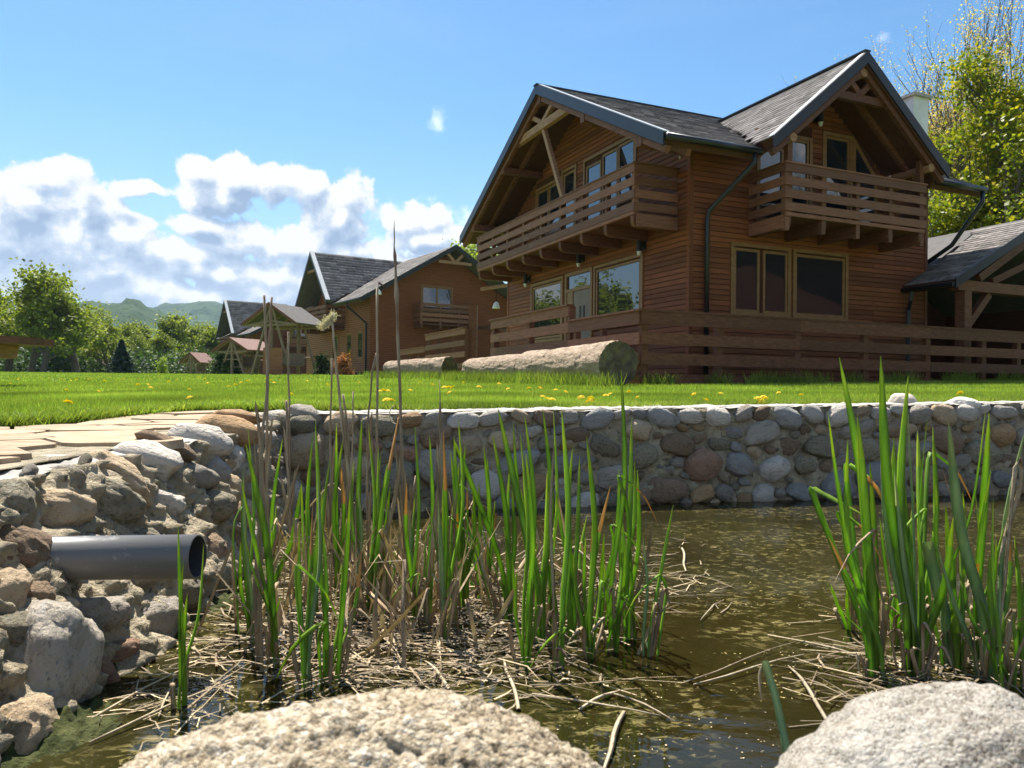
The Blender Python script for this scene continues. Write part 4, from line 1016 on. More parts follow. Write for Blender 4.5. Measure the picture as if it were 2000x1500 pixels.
# ---------------------------------------------------------------- fence in front of the deck
FN = empty('deck_fence', hw(-2.03, -1.5, 0)+Vector((0, 0, -0.1)), TH); tag(FN, 'brown three-rail board fence round the deck of the large house', 'fence')
HM = H.matrix_world.copy(); bpy.context.view_layer.update(); INV = FN.matrix_world.inverted() @ HM
def fl(x, y, z): return INV @ Vector((x, y, z))
def fb(p, q, nm='rail', m='timber'):
    return MB().box(fl(*p), fl(*q)).build(nm, MT[m], FN)
y0 = -1.50
zr = [(1.20, 1.00), (0.87, 0.69), (0.56, 0.38)]
JX = [-2.03, 1.153, 4.33, 7.1]
for (zt_, zb_) in zr:
    for a, b in zip(JX[:-1], JX[1:]): fb((a+.002, y0-.035, rel(zb_)), (b-.002, y0, rel(zt_)))
    fb((-2.065, y0+.001, rel(zb_)), (-2.03, 0.80, rel(zt_)), m='rail')
fb((-2.10, y0-.05, rel(1.201)), (7.1, y0+.09, rel(1.232)), 'handrail')
fb((-2.10, y0+.091, rel(1.201)), (-1.95, 0.78, rel(1.232)), 'handrail')
for x in (-1.95, -0.504, 1.153, 2.745, 4.33, 5.90, 6.95): fb((x-.06, y0+.002, rel(0.02)), (x+.06, y0+.10, rel(1.199)), 'post')
for y in (-0.3, 0.62): fb((-2.028, y-.05, rel(.02)), (-1.93, y+.05, rel(1.199)), 'post')
# upper section on the left with one more rail
for (zt_, zb_) in ((1.49, 1.31), (1.19, 1.01), (0.88, 0.70), (0.56, 0.38)): fb((-2.065, 0.805, rel(zb_)), (-2.03, 4.53, rel(zt_)), m='rail')
fb((-2.10, 0.79, rel(1.491)), (-1.95, 4.56, rel(1.522)), 'handrail')
for y in (0.87, 2.6, 4.46): fb((-2.028, y-.06, rel(.02)), (-1.91, y+.06, rel(1.49)), 'post')
fb((-2.06, y0-.03, rel(-.05)), (7.1, y0, rel(0.22)), 'skirt_board'); fb((-2.06, y0+.001, rel(-.10)), (-2.03, 4.53, rel(0.22)), 'skirt_board')

# ---------------------------------------------------------------- carport on the right
CP = empty('carport', hw(8.4, 0, 0)+Vector((0, 0, -0.1)), TH); tag(CP, 'open timber carport with a dark shingled roof at the right side of the large house', 'carport')
bpy.context.view_layer.update(); INV2 = CP.matrix_world.inverted() @ HM
def cl(x, y, z): return INV2 @ Vector((x, y, z))
cz = 0.535
def cr(x, y): return cl(x, y, rel(2.22)+cz*(x-5.46))
def crr(x, y): return cl(x, y, rel(2.22)+cz*(11.34-x))
A_, B_, C_ = cr(5.46, -.03), cr(5.46, -1.19), cr(8.40, -1.19)
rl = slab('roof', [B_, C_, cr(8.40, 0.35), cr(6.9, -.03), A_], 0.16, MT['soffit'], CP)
cul = math.hypot(1, cz)
R0 = INV2.to_3x3()
shingles(rl, Vector(cl(5.46, -1.19, rel(2.22)+.008)), R0 @ Vector((0, 1, 0)), R0 @ Vector((1/cul, 0, cz/cul)), 1.6, 2.94*cul, lambda x, u: -1.19+x < max(-.03, lerp(-.03, .35, (u/cul-1.44)/1.5)), seed=9)
MB().prism([B_+Vector((0, 0, .004)), C_+Vector((0, 0, .004)), cr(8.40, 0.35)+Vector((0, 0, .004)), cr(6.9, -.03)+Vector((0, 0, .004)), A_+Vector((0, 0, .004))], (0, 0, 0.003)).build('roof_felt', MT['roofdeck'], rl)
rr_ = slab('roof', [crr(8.40, -1.19), crr(11.34, -1.19), crr(11.34, 3.5), crr(8.40, 3.5)], 0.16, MT['roofdeck'], CP)
slab('roof', [cr(8.40, 0.36), cr(8.40, 3.5), cl(6.3, 3.5, rel(2.65)), cl(6.3, 0.1, rel(2.65))], 0.10, MT['roofdeck'], CP)
def cb(p, q, nm, m='timber'): return MB().box(cl(*p), cl(*q)).build(nm, MT[m], CP)
pB, pC = cl(5.46, -1.192, rel(2.22)), cl(8.40, -1.192, rel(2.22)+cz*2.94)
pD = cl(11.34, -1.192, rel(2.22)); oo_ = R0 @ Vector((0, -.03, 0)); zz = Vector((0, 0, .03)); z2 = Vector((0, 0, -.17))
MB().prism([pB+zz, pC+zz, pC+z2, pB+z2], oo_).build('bargeboard', MT['metal'], CP); MB().prism([pD+zz, pC+zz, pC+z2, pD+z2], oo_).build('bargeboard', MT['metal'], CP)
o = MB().tube([cl(5.42, -1.2, rel(2.13)), cl(5.42, -.04, rel(2.13))], 0.055, 8).build('gutter', MT['metal'], CP)
o = MB().tube([cl(5.44, -.25, rel(2.1)), cl(5.44, -.22, rel(1.9)), cl(5.5, -.12, rel(1.7)), cl(5.5, -.12, rel(.25))], 0.045, 8).build('downpipe', MT['metal'], CP)
cb((5.95, -1.05, rel(.24)), (6.16, -.84, rel(2.05)), 'post'); cb((10.7, -1.05, rel(.24)), (10.9, -.84, rel(2.05)), 'post')
cb((5.75, -1.06, rel(2.05)), (11.1, -.83, rel(2.26)), 'tie_beam')
MB().beam(cl(6.15, -.94, rel(1.35)), cl(6.80, -.94, rel(2.03)), 0.12, 0.14).build('brace', MT['timber'], CP)
MB().beam(cl(6.3, -1.08, rel(2.32)), cl(8.36, -1.08, rel(3.50)), 0.10, 0.16).build('rafter', MT['timber'], CP)
MB().beam(cl(6.9, -.94, rel(2.3)), cl(8.3, -.94, rel(2.85)), 0.10, 0.14).build('rafter', MT['timber'], CP)
for y in (-.3, .6, 1.5, 2.4): MB().beam(cl(5.9, y, rel(2.22)), cl(8.38, y, rel(3.50)), 0.08, 0.12).build('rafter', MT['timber'], CP)
cb((6.3, 3.3, rel(.1)), (11.3, 3.42, rel(3.0)), 'back_wall', 'back')  # closing walls in a dark colour, added to deepen the shade under the roof
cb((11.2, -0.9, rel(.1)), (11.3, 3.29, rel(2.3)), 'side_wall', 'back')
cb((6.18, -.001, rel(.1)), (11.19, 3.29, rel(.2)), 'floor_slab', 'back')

# ---------------------------------------------------------------- the houses further back: gable wall to the right, wing to the left
def far_house(loc, th, Wg, Ww, ridge, eave, label, aO=0.9, oF=1.0, detail=True, wing=(3.4, 8.6), wingh=None, name='timber_house', pitch=0.12):
    """local x along the gable wall (at y=0), local y along the wing wall (at x=0)"""
    Hh = empty(name, loc, th); tag(Hh, label, 'house')
    mid = Wg/2; sl = (ridge-eave)/(mid+aO); TK = 0.2
    def und(x): return eave+sl*(min(x, Wg-x)+aO)-TK*1.1
    fa = lambda a, d, z: (a, -d, z)     # gable wall
    fb_ = lambda a, d, z: (-d, a, z)    # wing wall
    wg = MB().prism([(0, 0, -.3), (Wg, 0, -.3), (Wg, 0, und(Wg)), (mid, 0, und(mid)), (0, 0, und(0))], (0, .15, 0)).build('wall', MT['back'], Hh)
    ww = MB().box((0, .151, -.3), (.15, Ww, und(0))).build('wall', MT['back'], Hh)
    MB().box((Wg-.15, .151, -.3), (Wg, Ww, und(0))).build('wall', MT['back'], Hh)
    MB().prism([(0, Ww+.001, -.3), (Wg, Ww+.001, -.3), (Wg, Ww+.001, und(Wg)), (mid, Ww+.001, und(mid)), (0, Ww+.001, und(0))], (0, .15, 0)).build('wall', MT['back'], Hh)
    def ex(z):
        if z < und(0): return (0, Wg)
        g = (z+TK*1.1-eave)/sl-aO; return (g, Wg-g) if g < mid else None
    gw = (2.9, 4.85, 3.25, 4.78)
    siding(wg, fa, 0, ridge, pitch, ex, [gw], MT['siding'], joined=True, hgt=pitch*0.86, seed=8)
    w0, w1_ = wing; wm = (w0+w1_)/2; wh = wingh or (ridge-.1); we = eave+.15; ws = (wh-we)/((w1_-w0)/2)
    def uw(y): return we+ws*min(y-w0, w1_-y)-TK*1.2
    MB().prism([(-.001, w0+.2, und(0)), (-.001, w1_-.2, und(0)), (-.001, wm, uw(wm))], (.15, 0, 0)).build('wall', MT['siding'], Hh)
    op = [(0.9, 1.7, 0.7, 2.2), (2.5, 3.3, 0.7, 2.2), (4.6, 5.6, 0.7, 2.2), (wm-1.2, wm+1.2, 2.9, 4.4)]
    siding(ww, fb_, 0, und(0), pitch, lambda z: (0, Ww), op, MT['siding_warm'], joined=True, hgt=pitch*0.8, seed=9)
    window(Hh, fa, gw[0], gw[1], gw[2], gw[3], [(gw[0]+.14, (gw[0]+gw[1])/2-.05, gw[2]+.14, gw[3]-.14), ((gw[0]+gw[1])/2+.05, gw[1]-.14, gw[2]+.14, gw[3]-.14)])
    for (a, b, c, d) in op: window(Hh, fb_, a, b, c, d, [(a+.13, b-.13, c+.13, d-.13)])
    oE = 0.8
    gj = (wh-eave)/sl-aO
    def n1(x, y): return (x, y, eave+sl*(x+aO))
    def n2(x, y): return (x, y, eave+sl*(Wg-x+aO))
    r1 = slab('roof', [n1(-aO, -oF), n1(mid, -oF), n1(mid, Ww+oE), n1(-aO, Ww+oE), n1(-aO, w1_), n1(min(gj, mid), wm), n1(-aO, w0)], TK, MT['roofdeck'], Hh)
    r2 = slab('roof', [n2(Wg+aO, -oF), n2(Wg+aO, Ww+oE), n2(mid, Ww+oE), n2(mid, -oF)], TK, MT['roofdeck'], Hh)
    q1 = lambda x, y: (x, y, we+ws*(y-w0)); q2 = lambda x, y: (x, y, we+ws*(w1_-y))
    xe = min(gj, mid)
    wo_ = 1.3
    r3 = slab('roof', [q1(-wo_, w0), q1(-aO-.02, w0), q1(xe+.02, wm), q1(-wo_, wm)], TK*.9, MT['roofdeck'], Hh)
    r4 = slab('roof', [q2(-wo_, w1_), q2(-wo_, wm), q2(xe+.02, wm), q2(-aO-.02, w1_)], TK*.9, MT['roofdeck'], Hh)
    if detail:
        ul = math.hypot(1, sl); f_ = lambda x, u: not (w0 < -oF+x < w1_) or (u/ul > (gj+aO)*(1-abs(-oF+x-wm)/(wm-w0)))
        shingles(r1, Vector(n1(-aO, -oF))+Vector((0, 0, .01)), (0, 1, 0), Vector((1/ul, 0, sl/ul)), Ww+oE+oF, (mid+aO)*ul, f_, tab=0.5, course=0.24, seed=5)
        ul2 = math.hypot(1, ws)
        shingles(r3, Vector(q1(-wo_, w0))+Vector((0, 0, .01)), (1, 0, 0), Vector((0, 1/ul2, ws/ul2)), xe+wo_, (wm-w0)*ul2, lambda x, u: -wo_+x < lerp(-aO, xe, u/ul2/(wm-w0))+.1, tab=0.5, course=0.24, seed=6)
    z3 = Vector((0, 0, .04)); z4 = Vector((0, 0, -.22))
    for (p, q, o_, mm) in ((n1(-aO, -oF), n1(mid, -oF), (0, -.04, 0), 'metal'), (n2(Wg+aO, -oF), n2(mid, -oF), (0, -.04, 0), 'metal'), (q1(-wo_, w0), q1(-wo_, wm), (-.04, 0, 0), 'metal'), (q2(-wo_, w1_), q2(-wo_, wm), (-.04, 0, 0), 'metal')):
        p = Vector(p); q = Vector(q); MB().prism([p+z3, q+z3, q+z4, p+z4], o_).build('bargeboard', MT[mm], Hh)
    p, q = Vector(q1(-wo_, w0)), Vector(q1(-wo_, wm)); MB().prism([p+Vector((-.05, 0, .041)), q+Vector((-.05, 0, .041)), q+Vector((-.05, 0, .07)), p+Vector((-.05, 0, .07))], (.25, 0, 0)).build('flashing', MT['flash'], Hh)
    # trusses
    zc = ridge-0.95; xo = (zc+TK-eave)/sl-aO+.25
    for (a, b) in (((xo, zc), (Wg-xo, zc)), ((mid, zc), (mid-.5, zc+.5)), ((mid, zc), (mid+.5, zc+.5))):
        MB().beam((a[0], -oF+.12, a[1]), (b[0], -oF+.12, b[1]), 0.12, 0.15).build('truss_beam', MT['timber_pale'], Hh)
    MB().beam((-wo_+.15, wm-.8, wh-1.1), (-wo_+.15, wm+.8, wh-1.1), .12, .15).build('truss_beam', MT['timber_pale'], Hh)
    # balconies
    def balc(fn, a0, a1, d, zf, zt, solid=False):
        B = MB().box(fn(a0, .03, zf-.05), fn(a1, d, zf)).build('balcony', MT['timber'], Hh)
        for i in range(4):
            z = zt-i*.27; MB().box(fn(a0, d+.001, z-.17), fn(a1, d+.035, z)).build('railing_board', MT['rail'], B)
            for a in (a0, a1): MB().box(fn(a-.02, .03, z-.17), fn(a+.02, d, z)).build('railing_board', MT['rail'], B)
        for i in range(4): a = lerp(a0+.05, a1-.05, i/3); MB().box(fn(a-.05, d-.1, zf+.001), fn(a+.05, d-.001, zt)).build('post', MT['rail'], B)
        for i in range(4): a = lerp(a0+.1, a1-.1, i/3); MB().box(fn(a-.05, .03, zf-.25), fn(a+.05, d, zf-.051)).build('joist', MT['timber'], B)
    balc(fa, 2.45, 5.95, 0.9, 2.62, 3.72)
    balc(fb_, w0+.6, w1_-.6, 1.1, 2.62, 3.75)
    o = MB().tube([(-aO-.05, -oF, eave-.05), (-aO-.05, w0, eave-.05)], .07, 8).build('gutter', MT['metal'], Hh)
    MB().tube([(-aO-.05, 0.9, eave-.05), (-aO-.05, 0.9, eave-.3), (-.12, .25, eave-1.2), (-.12, .25, 0)], .055, 8).build('downpipe', MT['black'], Hh)
    return Hh
t2 = math.atan2(0.545, 0.838)
H2 = far_house((-7.42, 40.0, 0.74), t2, 9.0, 10.2, 6.95, 3.75, 'second timber house with a narrow left gable, its broad wall behind the raised fence', wing=(3.0, 8.6), wingh=6.95)
# porch of the second house at its right corner
def h2(x, y, z): return (x, y, z)
PO = MB().box((5.6, -3.0, -.2), (9.4, -1.02, 0.25)).build('porch', MT['timber'], H2)
for x in (5.8, 7.4, 9.0): MB().box((x-.1, -2.95, .25), (x+.1, -2.75, 2.4)).build('post', MT['timber_pale'], PO)
for x in (5.8, 7.4, 9.0): MB().box((x-.08, -3.3, 2.41), (x+.08, -.1, 2.6)).build('beam', MT['timber'], PO)
MB().box((5.5, -2.98, 2.25), (9.4, -2.74, 2.40)).build('beam', MT['timber'], PO)
MB().beam((7.5, -2.85, 1.6), (8.2, -2.85, 2.3), .12, .12).build('brace', MT['timber_pale'], PO); MB().beam((9.0, -2.85, 1.6), (8.3, -2.85, 2.3), .12, .12).build('brace', MT['timber_pale'], PO)
H3 = far_house((-22.6, 68, 0.76), t2+.03, 9.4, 10.0, 6.75, 3.75, 'third timber house, furthest back, with grey shingles and a pale edged gable', wing=(3.4, 9.0), wingh=7.2, pitch=0.16)

# ================================================================== THINGS ON THE LAWN
# logs
def log(name, p0, p1, r0, r1, label, seed=1, notch=False):
    p0 = Vector(p0); p1 = Vector(p1); d = (p1-p0); L = d.length; d.normalize(); base = Vector((p0.x, p0.y, min(p0.z-r0, p1.z-r1)))
    e = empty(name, base); tag(e, label, 'log', 'bleached logs lying in front of the fence')
    a = d.cross(Vector((0, 0, 1))).normalized(); b = a.cross(d).normalized()
    nl, nk = 150, 80; V = []; Fc = []
    def prof(k, u):
        th = 2*math.pi*k/nk
        rr = lerp(r0, r1, u)*(1+0.07*noise.noise(Vector((math.cos(th)*1.2, math.sin(th)*1.2, u*2+seed)))+0.05*noise.noise(Vector((math.cos(th)*3, math.sin(th)*3, u*5+seed)))+0.035*noise.noise(Vector((math.cos(th)*6, math.sin(th)*6, u*9+seed)))+0.03*noise.noise(Vector((math.cos(th)*17, math.sin(th)*17, u*20+seed))))
        return th, rr
    for i in range(nl):
        u = i/(nl-1); c = p0+d*L*u-base
        for k in range(nk):
            th, rr = prof(k, u); jag = 0.02*noise.noise(Vector((k*.6, seed, 0))) if i in (0, nl-1) else 0
            V.append(c+a*math.cos(th)*rr+b*math.sin(th)*rr+d*jag)
    for i in range(nl-1):
        for k in range(nk): Fc.append((i*nk+k, i*nk+(k+1) % nk, (i+1)*nk+(k+1) % nk, (i+1)*nk+k))
    link('bark', npmesh('bark', [v[:] for v in V], Fc, MT['logbark'], smooth=True), e)
    for (u, nm) in ((0, 0), (nl-1, 1)):
        V2 = []; F2 = []; rings = 9
        c = p0+d*L*(u/(nl-1))-base
        for j in range(rings):
            q = 1-j/rings
            for k in range(nk):
                th, rr = prof(k, u/(nl-1)); off = 0.025*noise.noise(Vector((math.cos(th)*q*3, math.sin(th)*q*3, seed+7)))*(j > 0)-0.03*(1-q)*(1 if u == 0 else -1)*-1
                V2.append((c+(a*math.cos(th)+b*math.sin(th))*rr*q+d*(off if j else 0.02*noise.noise(Vector((k*.6, seed, 0)))))[:])
        V2.append(c[:])
        for j in range(rings-1):
            for k in range(nk): F2.append((j*nk+k, j*nk+(k+1) % nk, (j+1)*nk+(k+1) % nk, (j+1)*nk+k))
        me = bpy.data.meshes.new('cut_end'); F3 = F2+[((rings-1)*nk+k, (rings-1)*nk+(k+1) % nk, len(V2)-1) for k in range(nk)]
        me.from_pydata(V2, [], F3); me.update(); me.materials.append(MT['logend'])
        for p in me.polygons: p.use_smooth = True
        link('cut_end', me, e)
    return e
u3 = UY
L0 = P(1208, 711, 11.0); L0.z = 0.355
log('log', L0, L0+u3*3.05+Vector((0, 0, 0.02)), 0.325, 0.275, 'largest bleached log with its dark cut end facing the pond, at the fence corner', 2)
log('log', L0+u3*3.12+Vector((0, 0, -.0)), L0+u3*5.9+Vector((0, 0, 0.02)), 0.26, 0.235, 'bleached log lying end to end behind the largest log', 5)
q0 = P(878, 713, 20.5); q0.z = gz(q0.x, q0.y)+0.27
log('log', q0, q0+Vector((-.80, .60, 0))*2.3, 0.33, 0.24, 'short log with a dark end lying further back near the second fence', 9)
# soil trough between the logs and the fence: rough tufts grow there (see grass)

# second fence, further back
def run_fence(name, a, b, zt, zb, posts, label, rails=3, rh=0.17, extra=None):
    a = Vector(a); b = Vector(b); e = empty(name, (a.x, a.y, zb)); tag(e, label, 'fence'); o_ = Vector((a.x, a.y, zb))
    for i in range(rails):
        z = zt-i*0.36; MB().beam(Vector((a.x, a.y, z-rh/2))-o_, Vector((b.x, b.y, z-rh/2))-o_, 0.035, rh).build('rail', MT['rail'], e)
    MB().beam(Vector((a.x, a.y, zt+.02))-o_, Vector((b.x, b.y, zt+.02))-o_, 0.14, 0.03).build('handrail', MT['rail'], e)
    for i in range(posts):
        p = a.lerp(b, i/(posts-1))+Vector((.06, .06, 0)); MB().box(Vector((p.x-.05, p.y-.05, zb-.1))-o_, Vector((p.x+.05, p.y+.05, zt))-o_).build('post', MT['timber'], e)
    return e
fa_ = P(908, 700, 24.0); d_ = UY*4.1
run_fence('board_fence', fa_, fa_+d_, 1.84, gz(fa_.x, 24)-.05, 4, 'short raised board fence behind the smallest log', 4)
fb2 = fa_+UY*4.15
run_fence('board_fence', fb2, fb2+UY*3.6, 1.42, gz(fb2.x, 28)-.05, 4, 'lower board fence continuing to the left of the raised one', 3)
o = MB().box((0, 0, 0), (.26, .26, 2.35)).build('fence_post', MT['timber']); o.location = fa_+Vector((.1, 0.15, gz(fa_.x, 24)-fa_.z-.05)); tag(o, 'thick dark wooden post at the end of the raised board fence', 'post')
hl = empty('hanging_lamp', P(969, 602, 24)); tag(hl, 'white bell-shaped lamp hanging from the porch beam of the second house', 'hanging lamp')
MB().tube([(0, 0, 0), (0, 0, .14), (0, 0, .2)], [.12, .08, .03], 12).build('shade', MT['white'], hl)
MB().tube([(0, 0, .2), (0, 0, .62)], .012, 6).build('cord', MT['black'], hl)
MB().beam((-.5, .3, .63), (.9, -.2, .78), .08, .1).build('bracket', MT['timber_pale'], hl)
hl = empty('hanging_lamp', P(739.5, 575, 37)); tag(hl, 'small white lamp hanging at the left corner of the second house', 'hanging lamp')
MB().tube([(0, 0, 0), (0, 0, .16), (0, 0, .24)], [.15, .10, .03], 12).build('shade', MT['white'], hl)
MB().tube([(0, 0, .24), (0, 0, .55)], .015, 6).build('cord', MT['black'], hl)
MB().beam((0, 0, .56), (-.15, 3.0, .7), .06, .08).build('bracket', MT['timber'], hl)

# log-pole swing with a gable roof, and the smaller one beside it
def swing(name, cpx, Y, wdt, zap, zeave, depth, label, m='greytim', roofm='roofdeck', th=-0.25, rf=0.9):
    x = (cpx-1000)/F*Y; zb = gz(x, Y); e = empty(name, (x, Y, zb), th); tag(e, label, 'garden swing')
    za, ze = zap-zb, zeave-zb; h = wdt/2
    for s in (-1, 1):
        p = [(0, -depth/2, za), (s*h, -depth/2, ze), (s*h, depth/2, ze), (0, depth/2, za)]
        rr = slab('roof', p, 0.07, MT[roofm], e)
        MB().prism([(0, -depth/2-.03, za), (s*h, -depth/2-.03, ze), (s*h, -depth/2-.03, ze-.12), (0, -depth/2-.03, za-.14)], (0, .03, 0)).build('bargeboard', MT['timber'], rr)
        for k in range(4):
            y = -depth/2+.1+k*(depth-.2)/3; MB().beam((0, y, za-.12), (s*h*.97, y, ze-.1), .06, .08).build('rafter', MT[m], e)
    for y in (-depth*.42, depth*.42):
        for s in (-1, 1):
            MB().tube([(s*.08, y, za-.25), (s*h*.72, y, -.1)], .065, 8).build('leg', MT[m], e)
            MB().tube([(s*h*.9, y, ze-.08), (s*.1, y, za-.9)], .05, 8).build('strut', MT[m], e)
        MB().tube([(-h*.85, y, ze-.08), (h*.85, y, ze-.08)], .05, 8).build('tie_beam', MT[m], e)
        MB().tube([(-h*.5, y, .9), (h*.5, y, .9)], .045, 8).build('cross_bar', MT[m], e)
        MB().tube([(0, y, -.1), (0, y, za-.2)], .09, 8).build('post', MT[m], e)
    MB().box((-h*.45, -depth*.3, .45), (h*.45, depth*.2, .52)).build('seat', MT[m], e)
    MB().box((-h*.45, depth*.2, .52), (h*.45, depth*.24, 1.1)).build('backrest', MT[m], e)
    return e
swing('garden_swing', 556, 38, 3.2, 3.98, 2.98, 2.6, 'tall log-pole garden swing with a wide gable roof in front of the third house', th=-.35)
swing('garden_swing', 478, 44, 2.9, 2.65, 1.95, 2.2, 'lower garden swing with a reddish roof, left of the tall one', roofm='redroof', th=-.5)
o = swing('garden_swing', 386, 62, 2.1, 2.56, 1.75, 1.8, 'smallest roofed swing standing alone on the lawn edge by the trees', roofm='redroof', th=-.35)
sc_ = P(540, 725, 37); o = MB().box((-.45, -.04, 0), (.45, .04, 1.35)).build('panel', MT['white']); o.location = (sc_.x, 36.4, gz(sc_.x, 37)-.05); o.name = 'notice_board'
o.data.materials.clear(); o.data.materials.append(MT['siding_warm']); tag(o, 'plain pale board standing at the foot of the tall garden swing', 'board')
# picnic table at the left edge
pt = empty('picnic_table', (-8.42, 12.0, gz(-8, 12))); tag(pt, 'rustic table of thick brown planks cut off by the left edge of the photo', 'table')
zt_ = 0.70-gz(-8, 12)
for k in range(3): MB().box((-1.2, -.45+k*.31, zt_-.115), (0.985, -.45+k*.31+.30, zt_)).build('plank', MT['timber'], pt)
for x in (-.9, .05):
    MB().prism([(x, -.35, zt_-.116), (x, .4, zt_-.116), (x, .32, zt_-.32), (x, -.25, zt_-.32)], (.42, 0, 0)).build('bracket', MT['timber_pale'], pt)
    if x < 0: MB().box((x+.0, -.1, 0), (x+.2, .15, zt_-.321)).build('leg', MT['timber'], pt)
MB().box((-1.2, -1.0, .36), (0.17, -.72, .43)).build('bench', MT['timber'], pt)
for x in (-.9, -.15): MB().box((x, -.95, 0), (x+.1, -.78, .359)).build('leg', MT['timber'], pt)
# utility pole
up_ = empty('utility_pole', (P(406, 700, 95).x, 95, .8)); tag(up_, 'dark utility pole with a short crossbar above the small roofed swing', 'utility pole')
MB().tube([(0, 0, 0), (0, 0, 5.6)], [.13, .09], 8).build('pole', MT['black'], up_); MB().box((-1.1, -.08, 5.3), (1.1, .08, 5.45)).build('crossbar', MT['black'], up_)

# drain pipe
pe = P(386, 1087, 1.95); pe_l = P(40, 1100, 1.99)
pp = empty('drain_pipe', (pe.x, pe.y, pe.z)); tag(pp, 'grey plastic drain pipe sticking out of the left stone wall over the water', 'pipe')
dv = (pe_l-pe); rad = 0.0555
def ringtube(p, q, ro, ri, n=40):
    d = (q-p).normalized(); a = d.cross(Vector((0, 0, 1))).normalized(); b = a.cross(d); V = []; Fo = []; Fi = []
    for c in (p, q):
        for rr in (ro, ri):
            for k in range(n): V.append((c+a*math.cos(2*math.pi*k/n)*rr+b*math.sin(2*math.pi*k/n)*rr)[:])
    for k in range(n):
        k2 = (k+1) % n
        Fo += [(k, k2, 2*n+k2, 2*n+k), (k, n+k, n+k2, k2)]
        Fi += [(n+k, 3*n+k, 3*n+k2, n+k2)]
    return V, Fo, Fi
end0 = Vector((0, 0, 0)); ax = dv.normalized(); ax = Vector((-1, 0.03, -0.03)).normalized()
V, Fo, Fi = ringtube(end0, ax*0.62, rad, rad-.0045)
link('pipe_wall', npmesh('pipe_wall', V, Fo, MT['pvc'], smooth=True), pp); link('pipe_bore', npmesh('pipe_bore', V, Fi, MT['pvcin'], smooth=True), pp)

# ================================================================== TREES
def tree_wood(seed, h, trunk_r, levels, spread, up=0.35, n1=7, m='bark', start=0.25, thin=0.6, kink=0.12, fan=0):
    """returns (verts, faces) of trunk and limbs and the list of twig ends"""
    r = random.Random(seed); segs = []; tips = []
    def grow(p, d, L, rad, lev):
        steps = 4 if lev < levels else 3; pts = [p]; rr = [rad]; cur = p; dd = d.copy()
        for k in range(steps):
            dd = (dd+Vector((r.gauss(0, kink), r.gauss(0, kink), r.gauss(0, kink*.5)+up*0.10))).normalized()
            cur = cur+dd*(L/steps); pts.append(cur); rr.append(rad*lerp(1, thin if lev else .45, (k+1)/steps))
        segs.append((pts, rr, 7 if lev == 0 else (5 if lev == 1 else 3)))
        if lev >= levels: tips.append(cur); tips.append(pts[2]); return
        nb = n1 if lev == 0 else max(3, n1-2-lev)
        for i in range(nb):
            t_ = lerp(start if lev == 0 else .3, 1, (i+.5)/nb+r.uniform(-.1, .1)/nb); t_ = min(.99, t_)
            ip = t_*steps; a = int(ip); q = pts[a].lerp(pts[a+1], ip-a)
            out = Vector((r.gauss(0, 1), r.gauss(0, 1), 0)).normalized(); ang_ = spread*r.uniform(.6, 1.25)*(1.15-.45*t_)
            nd = (dd*math.cos(ang_)+(out-dd*out.dot(dd)).normalized()*math.sin(ang_)+Vector((0, 0, up))).normalized()
            grow(q, nd, L*r.uniform(.42, .66)*(1.2-.5*t_ if lev == 0 else 1)*(fan if fan and lev == 0 else 1), rr[a]*.55, lev+1)
        if lev == 0: grow(pts[-1], dd, L*.45, rr[-1], 1)
    grow(Vector((0, 0, -.1)), Vector((0, 0, 1)), h*(.30 if fan else .55), trunk_r, 0)
    mb = MB()
    for pts, rr, n_ in segs: mb.tube(pts, rr, n_, cap=False)
    return mb, tips
def leaf_cloud(centers, per, sig, size, seed, flat=0.35, light=None, nclip=None, tints=((1, 1, 1),), drop=0.0):
    r = np.random.RandomState(seed); C = np.array([c[:] for c in centers]); n = len(C)*per
    base = np.repeat(C, per, 0); off = r.normal(0, 1, (n, 3))*np.array(sig); c = base+off
    if drop:   # leave gaps: drop the leaves of a noise field
        keep = np.array([noise.noise(Vector(x)*drop) > -0.12 for x in c]); c = c[keep]; n = len(c)
    s = size*r.uniform(.6, 1.3, n)
    nz = r.normal(0, 1, (n, 3)); nz[:, 2] = np.abs(nz[:, 2])+flat; nz /= np.linalg.norm(nz, axis=1)[:, None]
    a = np.cross(nz, r.normal(0, 1, (n, 3))); a /= np.linalg.norm(a, axis=1)[:, None]; b = np.cross(nz, a)
    a *= s[:, None]*.5; b *= s[:, None]*.5*r.uniform(.6, 1, n)[:, None]
    V = np.stack([c-a, c-b*.9+a*.15, c+a, c+b*.9+a*.15], 1).reshape(-1, 3); Fc = np.arange(n*4).reshape(n, 4)
    T = np.array(tints)[r.randint(0, len(tints), n)]*r.uniform(.7, 1.25, n)[:, None]
    return V, Fc, T
def make_tree(name, loc, label, seed, h, tr, levels=3, spread=.8, per=40, sig=(.5, .5, .4), size=.3, m='leaf_spring', cat='tree', group=None, tints=((1, 1, 1),), n1=7, up=.35, start=.25, drop=0, bark='bark', thin=.6, kink=.12, fan=0):
    e = empty(name, loc); tag(e, label, cat, group)
    mb, tips = tree_wood(seed, h, tr, levels, spread, up=up, n1=n1, start=start, thin=thin, kink=kink, fan=fan)
    zmax = max(t_.z for t_ in tips); k = h/(zmax+sig[2]); mb.v = [(x*k, y*k, z*k) for x, y, z in mb.v]; tips = [t_*k for t_ in tips]
    me = npmesh_poly('trunk', mb, MT[bark]); link('trunk', me, e)
    V, Fc, T = leaf_cloud(tips, per, sig, size, seed, tints=tints, drop=drop)
    link('crown', npmesh('crown', V, Fc, MT[m], tint=T), e); return e
def npmesh_poly(name, mb, m):
    Fq = [f for f in mb.f if len(f) == 4]; return npmesh(name, mb.v, Fq, m, smooth=True)
